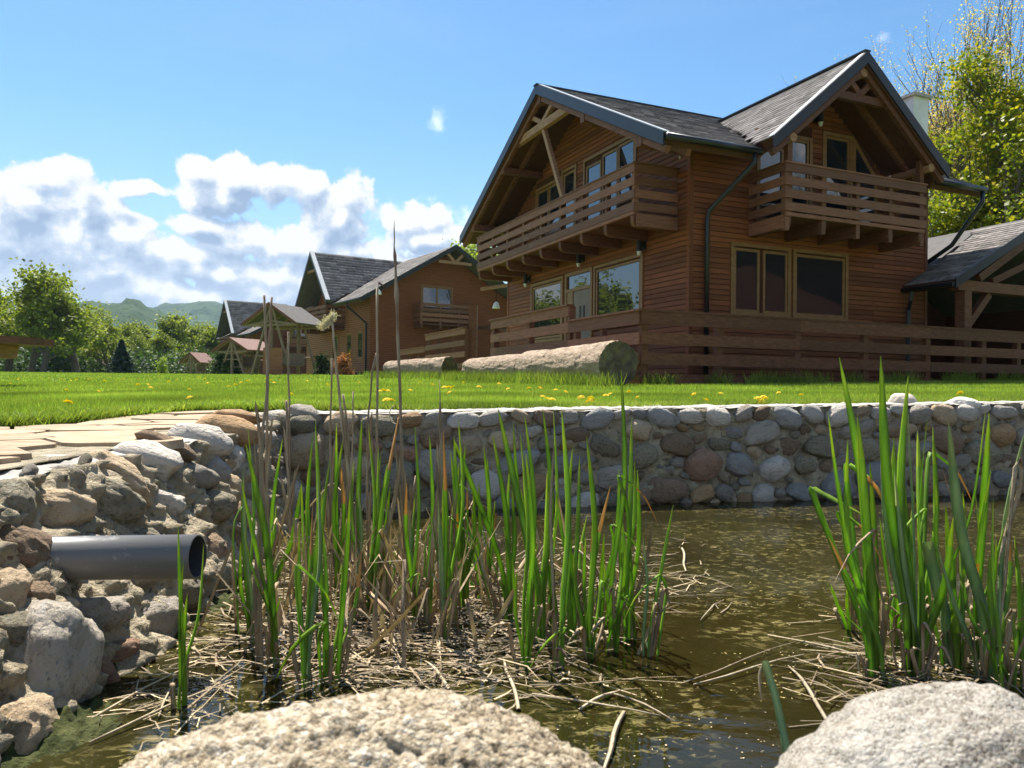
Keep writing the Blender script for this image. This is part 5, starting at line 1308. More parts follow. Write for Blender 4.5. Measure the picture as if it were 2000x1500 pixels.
def copy_thing(src, loc, rz, sc, label, group=None):
    c = src.copy(); COL.objects.link(c); c.location = loc; c.rotation_euler = (0, 0, rz); c.scale = (sc, sc, sc) if isinstance(sc, (int, float)) else sc; c['label'] = label
    if group: c['group'] = group
    for ch in src.children:
        d = ch.copy(); COL.objects.link(d); d.parent = c
        for g in ch.children:
            k = g.copy(); COL.objects.link(k); k.parent = d
    return c
GT = [(1, 1, 1), (1.15, 1.1, .9), (.85, .95, .8), (1.3, 1.2, 1.0)]
bpy.context.view_layer.update()
T1 = make_tree('deciduous_tree', (P(60, 700, 66).x, 66, .8), 'tall pale green tree at the left edge, highest of the row', 21, 8.2, .30, 3, .85, 62, (.55, .55, .42), .30, tints=GT, n1=7, drop=.8)
T2 = make_tree('deciduous_tree', (P(150, 700, 60).x, 60, .8), 'broad spreading green tree with dark branches showing, left of the dark spruce', 33, 8.2, .28, 3, 1.05, 60, (.55, .55, .40), .29, tints=GT, n1=7, start=.15, drop=.8)
T3 = make_tree('deciduous_tree', (P(318, 700, 92).x, 92, .8), 'slender tree with two bare trunks visible, between the spruce and the small swing', 45, 7.8, .22, 3, .6, 56, (.6, .6, .5), .34, tints=GT, n1=6, start=.4, drop=.7)
bpy.context.view_layer.update()
SPOTS = [(T1, -60, 70, 1.02, 'tall tree cut off by the left edge, behind the table'), (T1, 112, 74, .88, 'tall tree second from the left edge in the back row'), (T2, 15, 60, 1.0, 'lower leafy tree above the picnic table'),
         (T2, 85, 56, .78, 'low dark tree between the picnic table and the broad tree'), (T1, 185, 80, .80, 'round-topped tree just left of the wooded hill'), (T2, 215, 72, .66, 'low bushy tree directly behind the dark spruce'),
         (T3, 262, 96, .86, 'narrow tree immediately right of the dark spruce'), (T3, 290, 100, .92, 'tree left of the one with bare trunks'), (T3, 350, 104, .88, 'tree right of the one with bare trunks'),
         (T3, 378, 100, .92, 'tree behind the smallest roofed swing'), (T2, 405, 98, .84, 'reddish green tree beside the utility pole'), (T3, 432, 90, .74, 'tree behind the shrub at the left of the third house'),
         (T2, 235, 88, .62, 'tree in the gap between the broad tree and the wooded hill'), (T2, 330, 112, .9, 'low tree far behind the slender one'), (T3, 458, 112, .95, 'tree nearest the gable of the third house'), (T1, -10, 82, 1.02, 'tall tree right at the left edge, behind the others'), (T2, 60, 86, 1.05, 'dense tree filling the gap behind the picnic table'), (T2, 130, 92, 1.1, 'dense tree behind the second from the left'), (T3, 305, 84, .60, 'small slender tree in front of the bare trunks'), (T3, 335, 120, .85, 'pale tree top behind the smallest swing'), (T2, 268, 118, .70, 'low tree closing the gap right of the spruce')]
for i, (src, px, Y, sc, lab) in enumerate(SPOTS):
    copy_thing(src, (P(px, 700, Y).x, Y, .8), 1.3*i, sc, lab, 'trees behind the lawn')
for T_, lab in ((T1, 0), (T2, 0), (T3, 0)): T_['group'] = 'trees behind the lawn'
# trees out of view at the left and behind, which only the window panes mirror
for i, (x, y, sc) in enumerate([(-50, 54, 1.3), (-46, 59, 1.2), (-57, 50, 1.4), (-62, 62, 1.6), (-44, 49, 1.0), (-66, 50, 1.7), (-55, 44, 1.2), (-41, 55, 1.0)]):
    copy_thing(T1, (x, y, .6), i*1.7, sc, 'green tree beyond the left edge, mirrored in the gable windows', 'green trees mirrored in the gable windows')
# underbrush at the foot of the tree row
def mass(name, x0, x1, y0, y1, h, n_, size, m, seed, tints, label=None, z0=.75):
    r = np.random.RandomState(seed); V, Fc, T = leaf_cloud([Vector((r.uniform(x0, x1), r.uniform(y0, y1), z0+h*r.uniform(0.0, 1)**1.3)) for _ in range(n_)], 30, (.5, .5, .35), size, seed, tints=tints)
    return link(name, npmesh(name, V, Fc, MT[m], tint=T), kind='stuff')
mass('undergrowth', -60, -28, 72, 78, 2.2, 420, .34, 'bush', 3, [(1, 1, 1), (1.5, 1.5, 1.2), (.7, .8, .7)])
mass('undergrowth', -62, -36, 104, 116, 4.0, 700, .5, 'leaf_spring', 4, [(.55, .6, .5), (.8, .85, .7), (.4, .5, .4)])
# shrubs
def shrub(name, px, Y, w_, h, n_, m, label, seed, size=.12, cat='shrub', tints=((1, 1, 1), (1.5, 1.5, 1.3), (.6, .7, .6))):
    x = P(px, 700, Y).x; z = gz(x, Y)-.03; e = empty(name, (x, Y, z)); tag(e, label, cat); r = random.Random(seed)
    pts = []
    for _ in range(n_):
        a = r.uniform(0, 6.28); q = math.sqrt(r.random()); hh = r.random(); pts.append(Vector((math.cos(a)*q*w_/2*(1-.45*hh), math.sin(a)*q*w_/2*(1-.45*hh), .1+hh*(h-.1))))
    V, Fc, T = leaf_cloud(pts, 26, (.12, .12, .10), size, seed, tints=tints); link('leaves', npmesh('leaves', V, Fc, MT[m], tint=T), e)
    mb = MB()
    for k in range(6):
        p = pts[k]; mb.tube([(0, 0, 0), (p.x*.5, p.y*.5, p.z*.6), p[:]], [.03, .02, .008], 5, cap=False)
    link('stem', npmesh_poly('stem', mb, MT['bark']), e); return e
shrub('shrub', 440, 44, 1.9, 1.15, 110, 'bush', 'rounded dark green shrub left of the lower garden swing', 6)
shrub('shrub', 629, 38, .75, .95, 40, 'bush', 'small dark shrub against the windowed wall of the second house', 8, tints=((.5, .6, .5), (.8, .9, .8)))
shrub('shrub', 671, 38, .9, 1.05, 34, 'dryleaf', 'dried rusty orange conifer in front of the second house', 9)
shrub('shrub', 316, 55, .6, 1.3, 30, 'leaf_spring', 'thin bright green bush between the spruce and the smallest swing', 12, tints=((1.5, 1.6, 1.2), (1.2, 1.3, 1)))
# dark spruce
x = P(237, 700, 50).x; e = empty('spruce_tree', (x, 50, gz(x, 50)-.05)); tag(e, 'dark blue-green young spruce standing alone on the lawn edge', 'tree')
MB().tube([(0, 0, 0), (0, 0, 2.35)], [.07, .01], 7).build('trunk', MT['bark'], e)
r = np.random.RandomState(5); C_ = []; A_ = []
for k in range(620):
    h = r.uniform(.03, 1)**.8; z = .05+h*2.2; rr = (1-h)*1.05+.03; a = r.uniform(0, 6.28); layer = .82+.25*math.sin(h*40+a*2)
    for q in np.linspace(.15, 1, 9):
        C_.append((math.cos(a)*rr*q*layer, math.sin(a)*rr*q*layer, z-.16*q*q*rr+.1*q)); A_.append(a)
V, Fc, T = leaf_cloud([Vector(c) for c in C_], 3, (.035, .035, .02), .13, 8, tints=((1, 1, 1), (1.6, 1.7, 1.6), (.6, .7, .7)))
link('crown', npmesh('crown', V, Fc, MT['needle'], tint=T), e)
# maple and bare trees right of the big house
YM = 25.0
mp_ = make_tree('maple_tree', (P(1985, 700, YM).x, YM, .3), 'leafy maple with yellow-green young leaves at the right, beside the large house', 52, 11.4, .22, 3, .95, 62, (.30, .30, .24), .15, m='leaf_maple', cat='tree',
                tints=[(1, 1, 1), (.75, .9, .7), (1.5, 1.25, .9), (.5, .65, .5), (1.2, 1.1, .8)], n1=9, start=.12, drop=.9)
make_tree('maple_tree', (P(1872, 700, 26).x, 26, .3), 'lower maple whose leaves touch the corner gutter of the large house', 57, 9.2, .16, 3, 1.15, 60, (.30, .30, .24), .15, m='leaf_maple', cat='tree',
                tints=[(1, 1, 1), (.75, .9, .7), (1.3, 1.2, .9), (.5, .65, .5)], n1=8, start=.1, drop=.9)
make_tree('bare_tree', (P(1850, 700, 33).x, 33, .5), 'tall almost bare tree with upright twigs behind the chimney', 61, 16.4, .30, 4, .46, 5, (.14, .14, .16), .08, m='leaf_bud', tints=[(1, 1, 1), (1.3, 1.3, .8), (1.2, .9, .8)], n1=10, up=.30, start=.35, thin=.62, kink=.06, fan=3.4)
make_tree('bare_tree', (P(1925, 700, 36).x, 36, .5), 'second almost bare tree, right of the tall one and behind the maple', 67, 18.0, .30, 4, .44, 5, (.14, .14, .16), .08, m='leaf_bud', tints=[(1, 1, 1), (1.3, 1.3, .8), (1.2, .9, .8)], n1=10, up=.30, start=.35, thin=.62, kink=.06, fan=3.4)
make_tree('deciduous_tree', (P(925, 700, 50).x, 50, .7), 'bright green tree showing between the second house and the balcony', 71, 10.2, .2, 3, .7, 40, (.45, .45, .4), .22, tints=[(1.4, 1.4, 1), (1.1, 1.2, .9)], n1=7)
for i, (x, y, sc) in enumerate([(26, -8, 1.0), (32, -2, 1.1), (30, -16, 1.1), (38, 4, 1.1)]):
    copy_thing([o for o in COL.objects if o.name.startswith('bare_tree') and o.parent is None][0], (x, y, 0), i*1.7, sc*.8, 'bare tree beyond the right edge, mirrored in the front windows', 'bare trees mirrored in the front windows')

bpy.context.view_layer.update()
hc = copy_tree(H3); hc.location = (26, 2.0, -.1); hc.rotation_euler = (0, 0, R(75)); hc['label'] = 'dark house beyond the right edge, mirrored in the front windows of the large house'
# ================================================================== GRASS AND DANDELIONS
def blades(P0, h, w_, r, lean=.35, tint=None):
    n = len(P0); a = r.uniform(0, 6.283, n); dx = np.cos(a); dy = np.sin(a); hh = h*r.uniform(.55, 1.25, n); ww = w_*r.uniform(.7, 1.3, n)
    la = r.uniform(0, 6.283, n); ll = hh*lean*r.uniform(.2, 1.4, n)
    side = np.stack([dx*ww/2, dy*ww/2, np.zeros(n)], 1)
    mid_ = P0+np.stack([np.cos(la)*ll*.3, np.sin(la)*ll*.3, hh*.55], 1); tip = P0+np.stack([np.cos(la)*ll, np.sin(la)*ll, hh], 1)
    V = np.stack([P0-side, P0+side, mid_+side*.75, mid_-side*.75, tip], 1).reshape(-1, 3)
    i = np.arange(n)*5; F4 = np.stack([i, i+1, i+2, i+3], 1); F3 = np.stack([i+3, i+2, i+4, i+4], 1)
    return V, F4, F3
def grass_obj(name, P0, h, w_, seed, lean=.35, tints=(.8, 1.25), m='blade', yellow=.0):
    r = np.random.RandomState(seed); n = len(P0); a = r.uniform(0, 6.283, n); hh = h*r.uniform(.55, 1.25, n); ww = w_*r.uniform(.7, 1.3, n)
    la = r.uniform(0, 6.283, n); ll = hh*lean*r.uniform(.2, 1.4, n); z = np.zeros(n)
    side = np.stack([np.cos(a)*ww/2, np.sin(a)*ww/2, z], 1); tip = P0+np.stack([np.cos(la)*ll, np.sin(la)*ll, hh], 1)
    V = np.stack([P0-side, P0+side, tip], 1).reshape(-1, 3); Fc = np.arange(n*3).reshape(n, 3)
    t_ = r.uniform(tints[0], tints[1], n); pat = np.array([noise.noise(Vector((x*.9, y*.9, 0))) for x, y in P0[:, :2]])*.45+1; t_ = t_*pat
    T = np.stack([t_*(1+.25*(r.uniform(0, 1, n) < .25)), t_, t_], 1)
    return link(name, npmesh(name, V, Fc, MT[m], tint=T), kind='stuff')
Exy = np.array(EE)
front = [(x, y) for x, y in EE if y > 3 and x > -4.4]
fx = np.array([p[0] for p in front]); fy = np.array([p[1] for p in front])
def edge_y(x): return np.interp(x, [-4.1, -3.3, -2.6, -2.3, -2.22, -2.0, -1.7, -1.15, -.6, .3, 1.3, 2.4, 3.5, 5, 7, 8.6], [2.2, 3.2, 3.42, 3.55, 4.2, 4.84, 4.98, 4.86, 4.74, 4.98, 5.25, 5.52, 5.77, 6.12, 6.6, 6.6])
gzv = np.vectorize(gz)
def scatter(n, y0, y1, seed, dens=None, wide=.72):
    r = np.random.RandomState(seed); y = np.sqrt(r.uniform(y0*y0, y1*y1, n)); x = r.uniform(-wide, wide, n)*y
    ok = (y > edge_y(np.clip(x, -4.1, 8.6))+.01) & ((x > -4.1) | (y > 2.2))
    # not inside the deck of the big house
    lx = (x-C0.x)*UX.x+(y-C0.y)*UX.y; ly = (x-C0.x)*UY.x+(y-C0.y)*UY.y
    ok &= ~((lx > -2.05) & (ly > -1.5))
    x, y = x[ok], y[ok]; return np.stack([x, y, gzv(x, y)-.004], 1)
grass_obj('grass', scatter(210000, 3.0, 8.5, 1), .042, .0055, 1)
grass_obj('grass', scatter(120000, 8.5, 16, 2), .05, .011, 2)
grass_obj('grass', scatter(90000, 16, 46, 3), .07, .03, 3)
r = np.random.RandomState(21); Pd = scatter(60000, 3.0, 20, 22); kp = np.array([noise.noise(Vector((x*.8, y*.8, 4)))+.5*noise.noise(Vector((x*2.6, y*2.6, 7))) > .12 for x, y in Pd[:, :2]])
grass_obj('grass', Pd[kp], .05, .010, 23, tints=(1.15, 1.7))
# ragged edge along the wall and the path, taller and leafier, edge shadow put into its darker tint
r = np.random.RandomState(9); n = 30000
idx = r.randint(0, len(front)-1, n); t_ = r.uniform(0, 1, n); off_ = np.abs(r.normal(0, .07, n))
ex_ = fx[idx]*(1-t_)+fx[idx+1]*t_; ey_ = fy[idx]*(1-t_)+fy[idx+1]*t_
Pn = np.stack([ex_+r.normal(0, .02, n), ey_+off_-.035, gzv(ex_, ey_)-.006], 1)
grass_obj('grass', Pn, .055, .006, 11, lean=.9, tints=(.65, 1.15))
# broad leaves near the path corner
r = np.random.RandomState(10); n = 9000; x_ = r.uniform(-4.0, -1.2, n); y_ = edge_y(x_)+np.abs(r.normal(0, .28, n)); Pn = np.stack([x_, y_, gzv(x_, y_)-.004], 1)
grass_obj('ground_cover', Pn, .05, .018, 12, lean=1.3, tints=(.8, 1.5))
# long unmown tufts at the logs and the fence foot
pts = []
rr_ = random.Random(3)
for k in range(9000):
    s_ = rr_.uniform(-.35, 6.2); off = rr_.gauss(0, .12)-.36; p = L0+u3*s_+UX*(-1)*0.0; q = Vector((p.x-.915*abs(off)-.02, p.y-.403*abs(off), 0))
    if rr_.random() < (0.5+0.5*noise.noise(Vector((s_*1.7, 2, 0))))**1.2: pts.append((q.x, q.y, gz(q.x, q.y)))
for k in range(2500):
    s_ = rr_.uniform(-.3, 2.6); p = q0+Vector((-.8, .6, 0))*s_; x, y = p.x-.35+rr_.gauss(0, .2), p.y-.3+rr_.gauss(0, .2); pts.append((x, y, gz(x, y)))
for k in range(2600):
    s_ = rr_.uniform(-2.2, 7); p = hw(s_, -1.58-abs(rr_.gauss(0, .08)), 0)
    if noise.noise(Vector((s_*1.3, 7, 0))) > -.05: pts.append((p.x, p.y, gz(p.x, p.y)))
grass_obj('long_grass', np.array(pts), .22, .014, 13, lean=.6, tints=(.6, 1.1))
# dandelions
def dandelion_mesh():
    mb = MB()
    for k in range(14):
        a = k/14*6.283; mb.add([(0, 0, .0), (math.cos(a-.22)*.8, math.sin(a-.22)*.8, .18), (math.cos(a)*1.0, math.sin(a)*1.0, .12), (math.cos(a+.22)*.8, math.sin(a+.22)*.8, .18)], [(0, 1, 2, 3)])
        a += .2; mb.add([(0, 0, .12), (math.cos(a-.25)*.5, math.sin(a-.25)*.5, .42), (math.cos(a)*.62, math.sin(a)*.62, .4), (math.cos(a+.25)*.5, math.sin(a+.25)*.5, .42)], [(0, 1, 2, 3)])
    mb.add([(math.cos(k*1.05)*.4, math.sin(k*1.05)*.4, .4) for k in range(6)]+[(0, 0, .5)], [(k, (k+1) % 6, 6) for k in range(6)])
    return mb.mesh('flower_head', MT['yellow'])
DM = dandelion_mesh()
DPX = [(133,787,.026),(36,740,.02),(60,738,.02),(78,737,.02),(96,739,.018),(120,741,.02),(35,742,.02),(150,742,.02),(172,741,.018),(178,740,.02),(205,744,.02),(138,744,.018),(290,752,.02),(295,758,.02),(193,765,.018),(370,777,.022),
 (405,749,.02),(447,756,.02),(370,761,.02),(400,740,.02),(388,737,.02),(130,762,.018),(270,752,.018),(484,745,.02),(470,748,.02),(460,752,.02),(520,746,.02),(530,743,.02),(535,748,.02),(570,771,.018),
 (742,765,.022),(750,763,.022),(758,764,.022),(755,782,.024),(764,783,.024),(802,763,.02),(868,757,.022),(876,758,.022),(884,757,.02),(878,767,.02),(935,756,.02),(940,744,.02),(975,750,.02),(992,760,.02),(1033,759,.02),(1055,759,.02),(1060,775,.02),
 (1070,780,.022),(1078,781,.022),(1085,762,.02),(1135,777,.022),(1152,783,.024),(1155,779,.022),(1148,786,.022),(1183,773,.022),(1191,771,.022),(1228,766,.02),(1355,771,.02),(1380,783,.02),(1480,779,.022),(1490,776,.022),(1494,781,.022),(1486,784,.02),(1408,769,.018),(1565,772,.018),(1875,769,.024),(1775,771,.02),(1520,768,.018),
 (1105,766,.02),(1245,777,.018),(905,748,.018),(845,752,.02),(820,747,.018),(700,748,.018),(640,752,.018),(600,745,.018),(330,746,.018),(345,742,.018),(240,741,.018),(20,750,.018)]
def on_lawn(px, py):
    d = ray(px, py); lo, hi = 3.0, 60.0
    best = None
    for k in range(600):
        Y = 3*(20**(k/599)); p = d*Y
        if p.z <= gz(p.x, p.y)+.02 and best is None and False: best = Y
        df = abs(p.z-gz(p.x, p.y)-.03)/Y
        if best is None or df < best[0]: best = (df, Y)
    return d*best[1]
for i, (px, py, s_) in enumerate(DPX):
    p = on_lawn(px, py); z = gz(p.x, p.y)
    o = bpy.data.objects.new('dandelion', DM); COL.objects.link(o); o.location = (p.x, p.y, max(z+.03, p.z)); k = s_*(1.5 if p.y < 9 else 2.0); o.scale = (k, k, k); o.rotation_euler = (rnd.uniform(-.5, .5)+.3, rnd.uniform(-.5, .5), rnd.uniform(0, 6))
    tag(o, 'small yellow dandelion head in the mown lawn', 'dandelion', 'dandelions in the lawn')
    if i == 0:
        o['label'] = 'largest dandelion head, alone near the edge of the flagstone path'; del o['group']

# ================================================================== CATTAILS
def leaf_geo(pts, width, yaw, r, tipw=0.10, keel=.16, tw=0.0, browntip=False, cut=False, dead=False):
    """ribbon with a keel along a list of points; returns V, F, tint per face"""
    n = 13; P_ = [Vector(p) for p in pts]; m_ = len(P_)
    def at(t):   # Catmull-Rom
        f = t*(m_-1); i = min(int(f), m_-2); u = f-i
        p0, p1, p2, p3 = P_[max(0, i-1)], P_[i], P_[i+1], P_[min(m_-1, i+2)]
        return 0.5*((2*p1)+(p2-p0)*u+(2*p0-5*p1+4*p2-p3)*u*u+(3*p1-p0-3*p2+p3)*u**3)
    V = []; Fc = []; T = []
    for k in range(n+1):
        t_ = k/n; c = at(t_); d = (at(min(1, t_+.02))-at(max(0, t_-.02))).normalized()
        side = Vector((math.cos(yaw+tw*t_), math.sin(yaw+tw*t_), 0)); side = (side-d*side.dot(d)).normalized(); nn = d.cross(side)
        wv = width*(0.62+0.38*min(1, t_/.35))*(1 if cut else min(1, ((1-t_)/.24)**.75 if t_ > .76 else 1)); wv = max(wv, .0009)
        V += [c-side*wv/2-nn*keel*wv*.5, c+nn*keel*wv*.5, c+side*wv/2-nn*keel*wv*.5, c-nn*keel*wv*.35]
    for k in range(n):
        b = k*4; t_ = k/n
        Fc += [(b, b+1, b+5, b+4), (b+1, b+2, b+6, b+5), (b+2, b+3, b+7, b+6), (b+3, b, b+4, b+7)]
        g = 1.0; c = (g*.92, g*.95, g) if t_ < .15 else (g, g, g)
        if t_ > .84: c = (1.4, 1.12, .9)
        elif t_ > .6: c = (1.12, 1.05, .95)
        if dead: c = (g*1.0, g*.97, g*.93)
        elif browntip and t_ > .70: c = (2.0, .78, 2.4)
        elif r.random() < .006 and t_ > .4: c = (1.8, .8, 1.2)
        T += [c, tuple(x*1.06 for x in c), c, c]
    return V, Fc, T
def leaf_obj(parent, base_world, pts, width, yaw, r, m='reed', name='leaf', **kw):
    V, Fc, T = leaf_geo([p-base_world for p in pts], width, yaw, r, dead=m.startswith('dead'), **kw)
    return link(name, npmesh(name, [v[:] for v in V], Fc, MT[m], tint=T, smooth=True), parent)
rr = random.Random(11)
# (base px, base py), [(tip px, tip py, width cm[, material])], label
PL = [
 ((357,1425), [(348,1026,1.5),(398,1062,1.6),(366,1160,1.5)], 'cattail shoot of three leaves standing alone below the mouth of the grey pipe'),
 ((538,1338), [(480,866,2.1),(527,1075,1.6),(470,935,1.5)], 'tall cattail shoot whose longest leaf leans far left across the brown stalks'),
 ((486,1290), [(484,832,1.2),(472,965,1.5),(475,917,1.2),(470,1060,1.2)], 'leftmost cattail shoot of the reed bed, rooted in a brown sheath'),
 ((600,1385), [(585,1022,1.7),(620,915,1.9),(611,985,1.3)], 'cattail shoot nearest the camera in the left reed bed, with a broad bright leaf'),
 ((640,1378), [(645,895,1.9),(628,1010,1.4),(668,1100,1.2)], 'front cattail shoot immediately right of the nearest one'),
 ((655,1370), [(684,958,1.7),(707,1075,1.2)], 'short front cattail shoot leaning right beside the two nearest'),
 ((530,1225), [(552,857,1.1),(589,944,1.5),(540,985,1.2)], 'cattail shoot behind the leftmost brown stalks'),
 ((610,1235), [(616,821,1.5),(611,845,1.2),(589,944,1.1),(630,960,1.3)], 'cattail shoot with a tall straight leaf pointing at the white capstone'),
 ((655,1205), [(657,825,1.5),(670,857,1.3),(665,905,1.3)], 'cattail shoot among the dead stalks left of the middle'),
 ((700,1225), [(707,817,1.5),(700,950,1.4),(690,900,1.1)], 'cattail shoot in the middle of the dead stalks'),
 ((719,1243), [(780,807,1.8),(719,827,1.4),(739,870,1.5),(735,1000,1.3)], 'cattail shoot with one long leaf leaning right up to the lawn'),
 ((745,1215), [(757,905,1.4),(744,885,1.2),(762,950,1.3)], 'cattail shoot just left of the tallest brown stalk'),
 ((814,1266), [(810,832,1.0),(812,954,1.2),(800,1010,1.2)], 'thin cattail shoot between the brown litter heaps'),
 ((833,1268), [(839,851,1.4),(846,1000,1.3)], 'thin cattail shoot right of the pale broken stub'),
 ((865,1292), [(866,842,1.3),(856,975,1.4),(870,1010,1.2)], 'cattail shoot in front of the dark bundle of leaves'),
 ((881,1262), [(870,881,1.5),(886,977,1.5),(895,815,1.3)], 'cattail shoot making up the left side of the dark bundle'),
 ((905,1232), [(887,853,1.6),(910,865,1.6),(897,900,1.5),(925,945,1.4),(880,880,1.2)], 'dense dark bundle of cattail leaves in the middle of the reed bed'),
 ((985,1250), [(886,858,1.6,'reed','y')], 'cattail leaf with a white tip leaning left over the dark bundle'),
 ((958,1175), [(945,870,1.3),(952,895,1.2),(967,977,1.3)], 'cattail shoot standing furthest back against the far wall'),
 ((994,1256), [(962,847,1.6),(1000,954,1.7),(995,910,1.3)], 'cattail shoot with a rust-coloured spot on one leaf'),
 ((1027,1338), [(1016,845,1.3),(1027,885,1.7),(1010,1110,1.3),(1038,1130,1.3)], 'cattail shoot at the front edge, right of the middle'),
 ((1046,1240), [(1002,827,1.2),(1025,812,1.3),(1050,1060,1.3)], 'cattail shoot half hidden behind the wide leaning leaf'),
 ((1058,1290), [(972,795,2.2),(1060,797,1.8),(1069,919,2.0)], 'cattail shoot with the broad leaf that leans left from the centre'),
 ((1079,1262), [(1081,800,1.4),(1090,1000,1.5)], 'tall cattail shoot behind the centre one'),
 ((1090,1342), [(1097,797,1.8),(1083,1160,1.5),(1112,985,1.4)], 'front cattail shoot with a tall straight leaf reaching the lawn'),
 ((1118,1290), [(1132,890,1.4),(1119,870,1.4),(1105,1020,1.5)], 'cattail shoot whose leaf bends right near the top'),
 ((1151,1320), [(1146,852,1.7),(1159,1000,1.3),(1192,950,1.7,'reed','b'),(1120,1080,1.6)], 'cattail shoot with one pale brown leaf tip'),
 ((1171,1262), [(1209,915,1.5),(1180,1040,1.3)], 'cattail shoot leaning right behind the one with a brown tip'),
 ((1195,1308), [(1213,722,1.6),(1221,1052,1.4),(1180,1100,1.2)], 'cattail shoot with the tallest green leaf, which crosses the lawn'),
 ((1228,1283), [(1234,815,1.6),(1245,917,1.3),(1221,1085,1.3)], 'cattail shoot near the right end of the left reed bed'),
 ((1264,1318), [(1255,1045,1.2),(1315,986,1.1),(1258,1180,.9)], 'thin outermost cattail shoot at the right end of the left reed bed'),
 ((1212,1240), [(1240,900,1.2),(1206,1010,1.2)], 'slim cattail shoot behind the tallest green leaf'),
 ((1133,1225), [(1110,950,1.2),(1146,1010,1.3)], 'short cattail shoot in the second row right of the centre'),
 ((930,1200), [(935,940,1.2),(922,1000,1.2)], 'short cattail shoot just right of the dark bundle'),
 # right clump
 ((1705,1362), [(1639,697,2.3),(1675,810,2.4),(1617,805,1.2),(1656,859,1.5)], 'cattail shoot at the left of the right clump, with the tallest leaf there'),
 ((1720,1340), [(1585,954,1.9,'reed','k'),(1640,940,1.6),(1699,902,1.6)], 'cattail shoot with a leaf folded sharply towards the water'),
 ((1775,1356), [(1720,695,2.5),(1721,869,1.7),(1745,867,2.2)], 'cattail shoot with a tall leaf that has a white tip'),
 ((1792,1358), [(1774,734,2.0),(1772,781,.9),(1747,920,1.6),(1735,925,1.7)], 'cattail shoot left of the middle of the right clump'),
 ((1800,1320), [(1792,841,2.1),(1811,815,.9),(1822,832,1.6),(1785,960,1.6)], 'upright cattail shoot in the middle of the right clump'),
 ((1872,1350), [(1810,1058,3.0,'reedblue','c'),(1847,990,1.9)], 'cattail shoot with a broad pale leaf cut off square at the top'),
 ((1800,1362), [(1925,800,1.6),(1862,1010,1.8)], 'cattail shoot leaning right through the right clump'),
 ((1925,1366), [(1852,822,2.6,'reedblue'),(1828,1062,1.9,'reedblue')], 'cattail shoot with a broad bluish leaf in front of the right clump'),
 ((1905,1330), [(1932,807,2.3),(1902,937,1.6),(1936,916,1.5)], 'cattail shoot with the broadest upright leaf at the right'),
 ((1960,1385), [(1868,900,2.6),(1940,975,1.9)], 'cattail shoot whose wide bright leaf crosses the others at the right'),
 ((1945,1340), [(1985,905,1.6,'deadpale','f'),(2004,836,2.0,'reedblue')], 'cattail shoot with a withered twisted pale leaf'),
 ((1990,1385), [(2012,1010,1.4),(1978,1200,1.2)], 'cattail shoot cut off by the right edge of the photo'),
 ((1840,1340), [(1830,930,1.9),(1850,1100,1.5),(1815,1090,1.6)], 'cattail shoot hidden in the back of the right clump'),
 ((1667,1262), [(1622,1140,1.0),(1655,1140,1.0)], 'short curved cattail shoot at the left foot of the right clump'),
 ((1750,1300), [(1765,930,1.6),(1718,1010,1.6),(1742,1080,1.5)], 'dark cattail shoot behind the left part of the right clump'),
 ((1860,1300), [(1880,960,1.7),(1893,1070,1.4)], 'cattail shoot behind the broad pale leaf'),
]
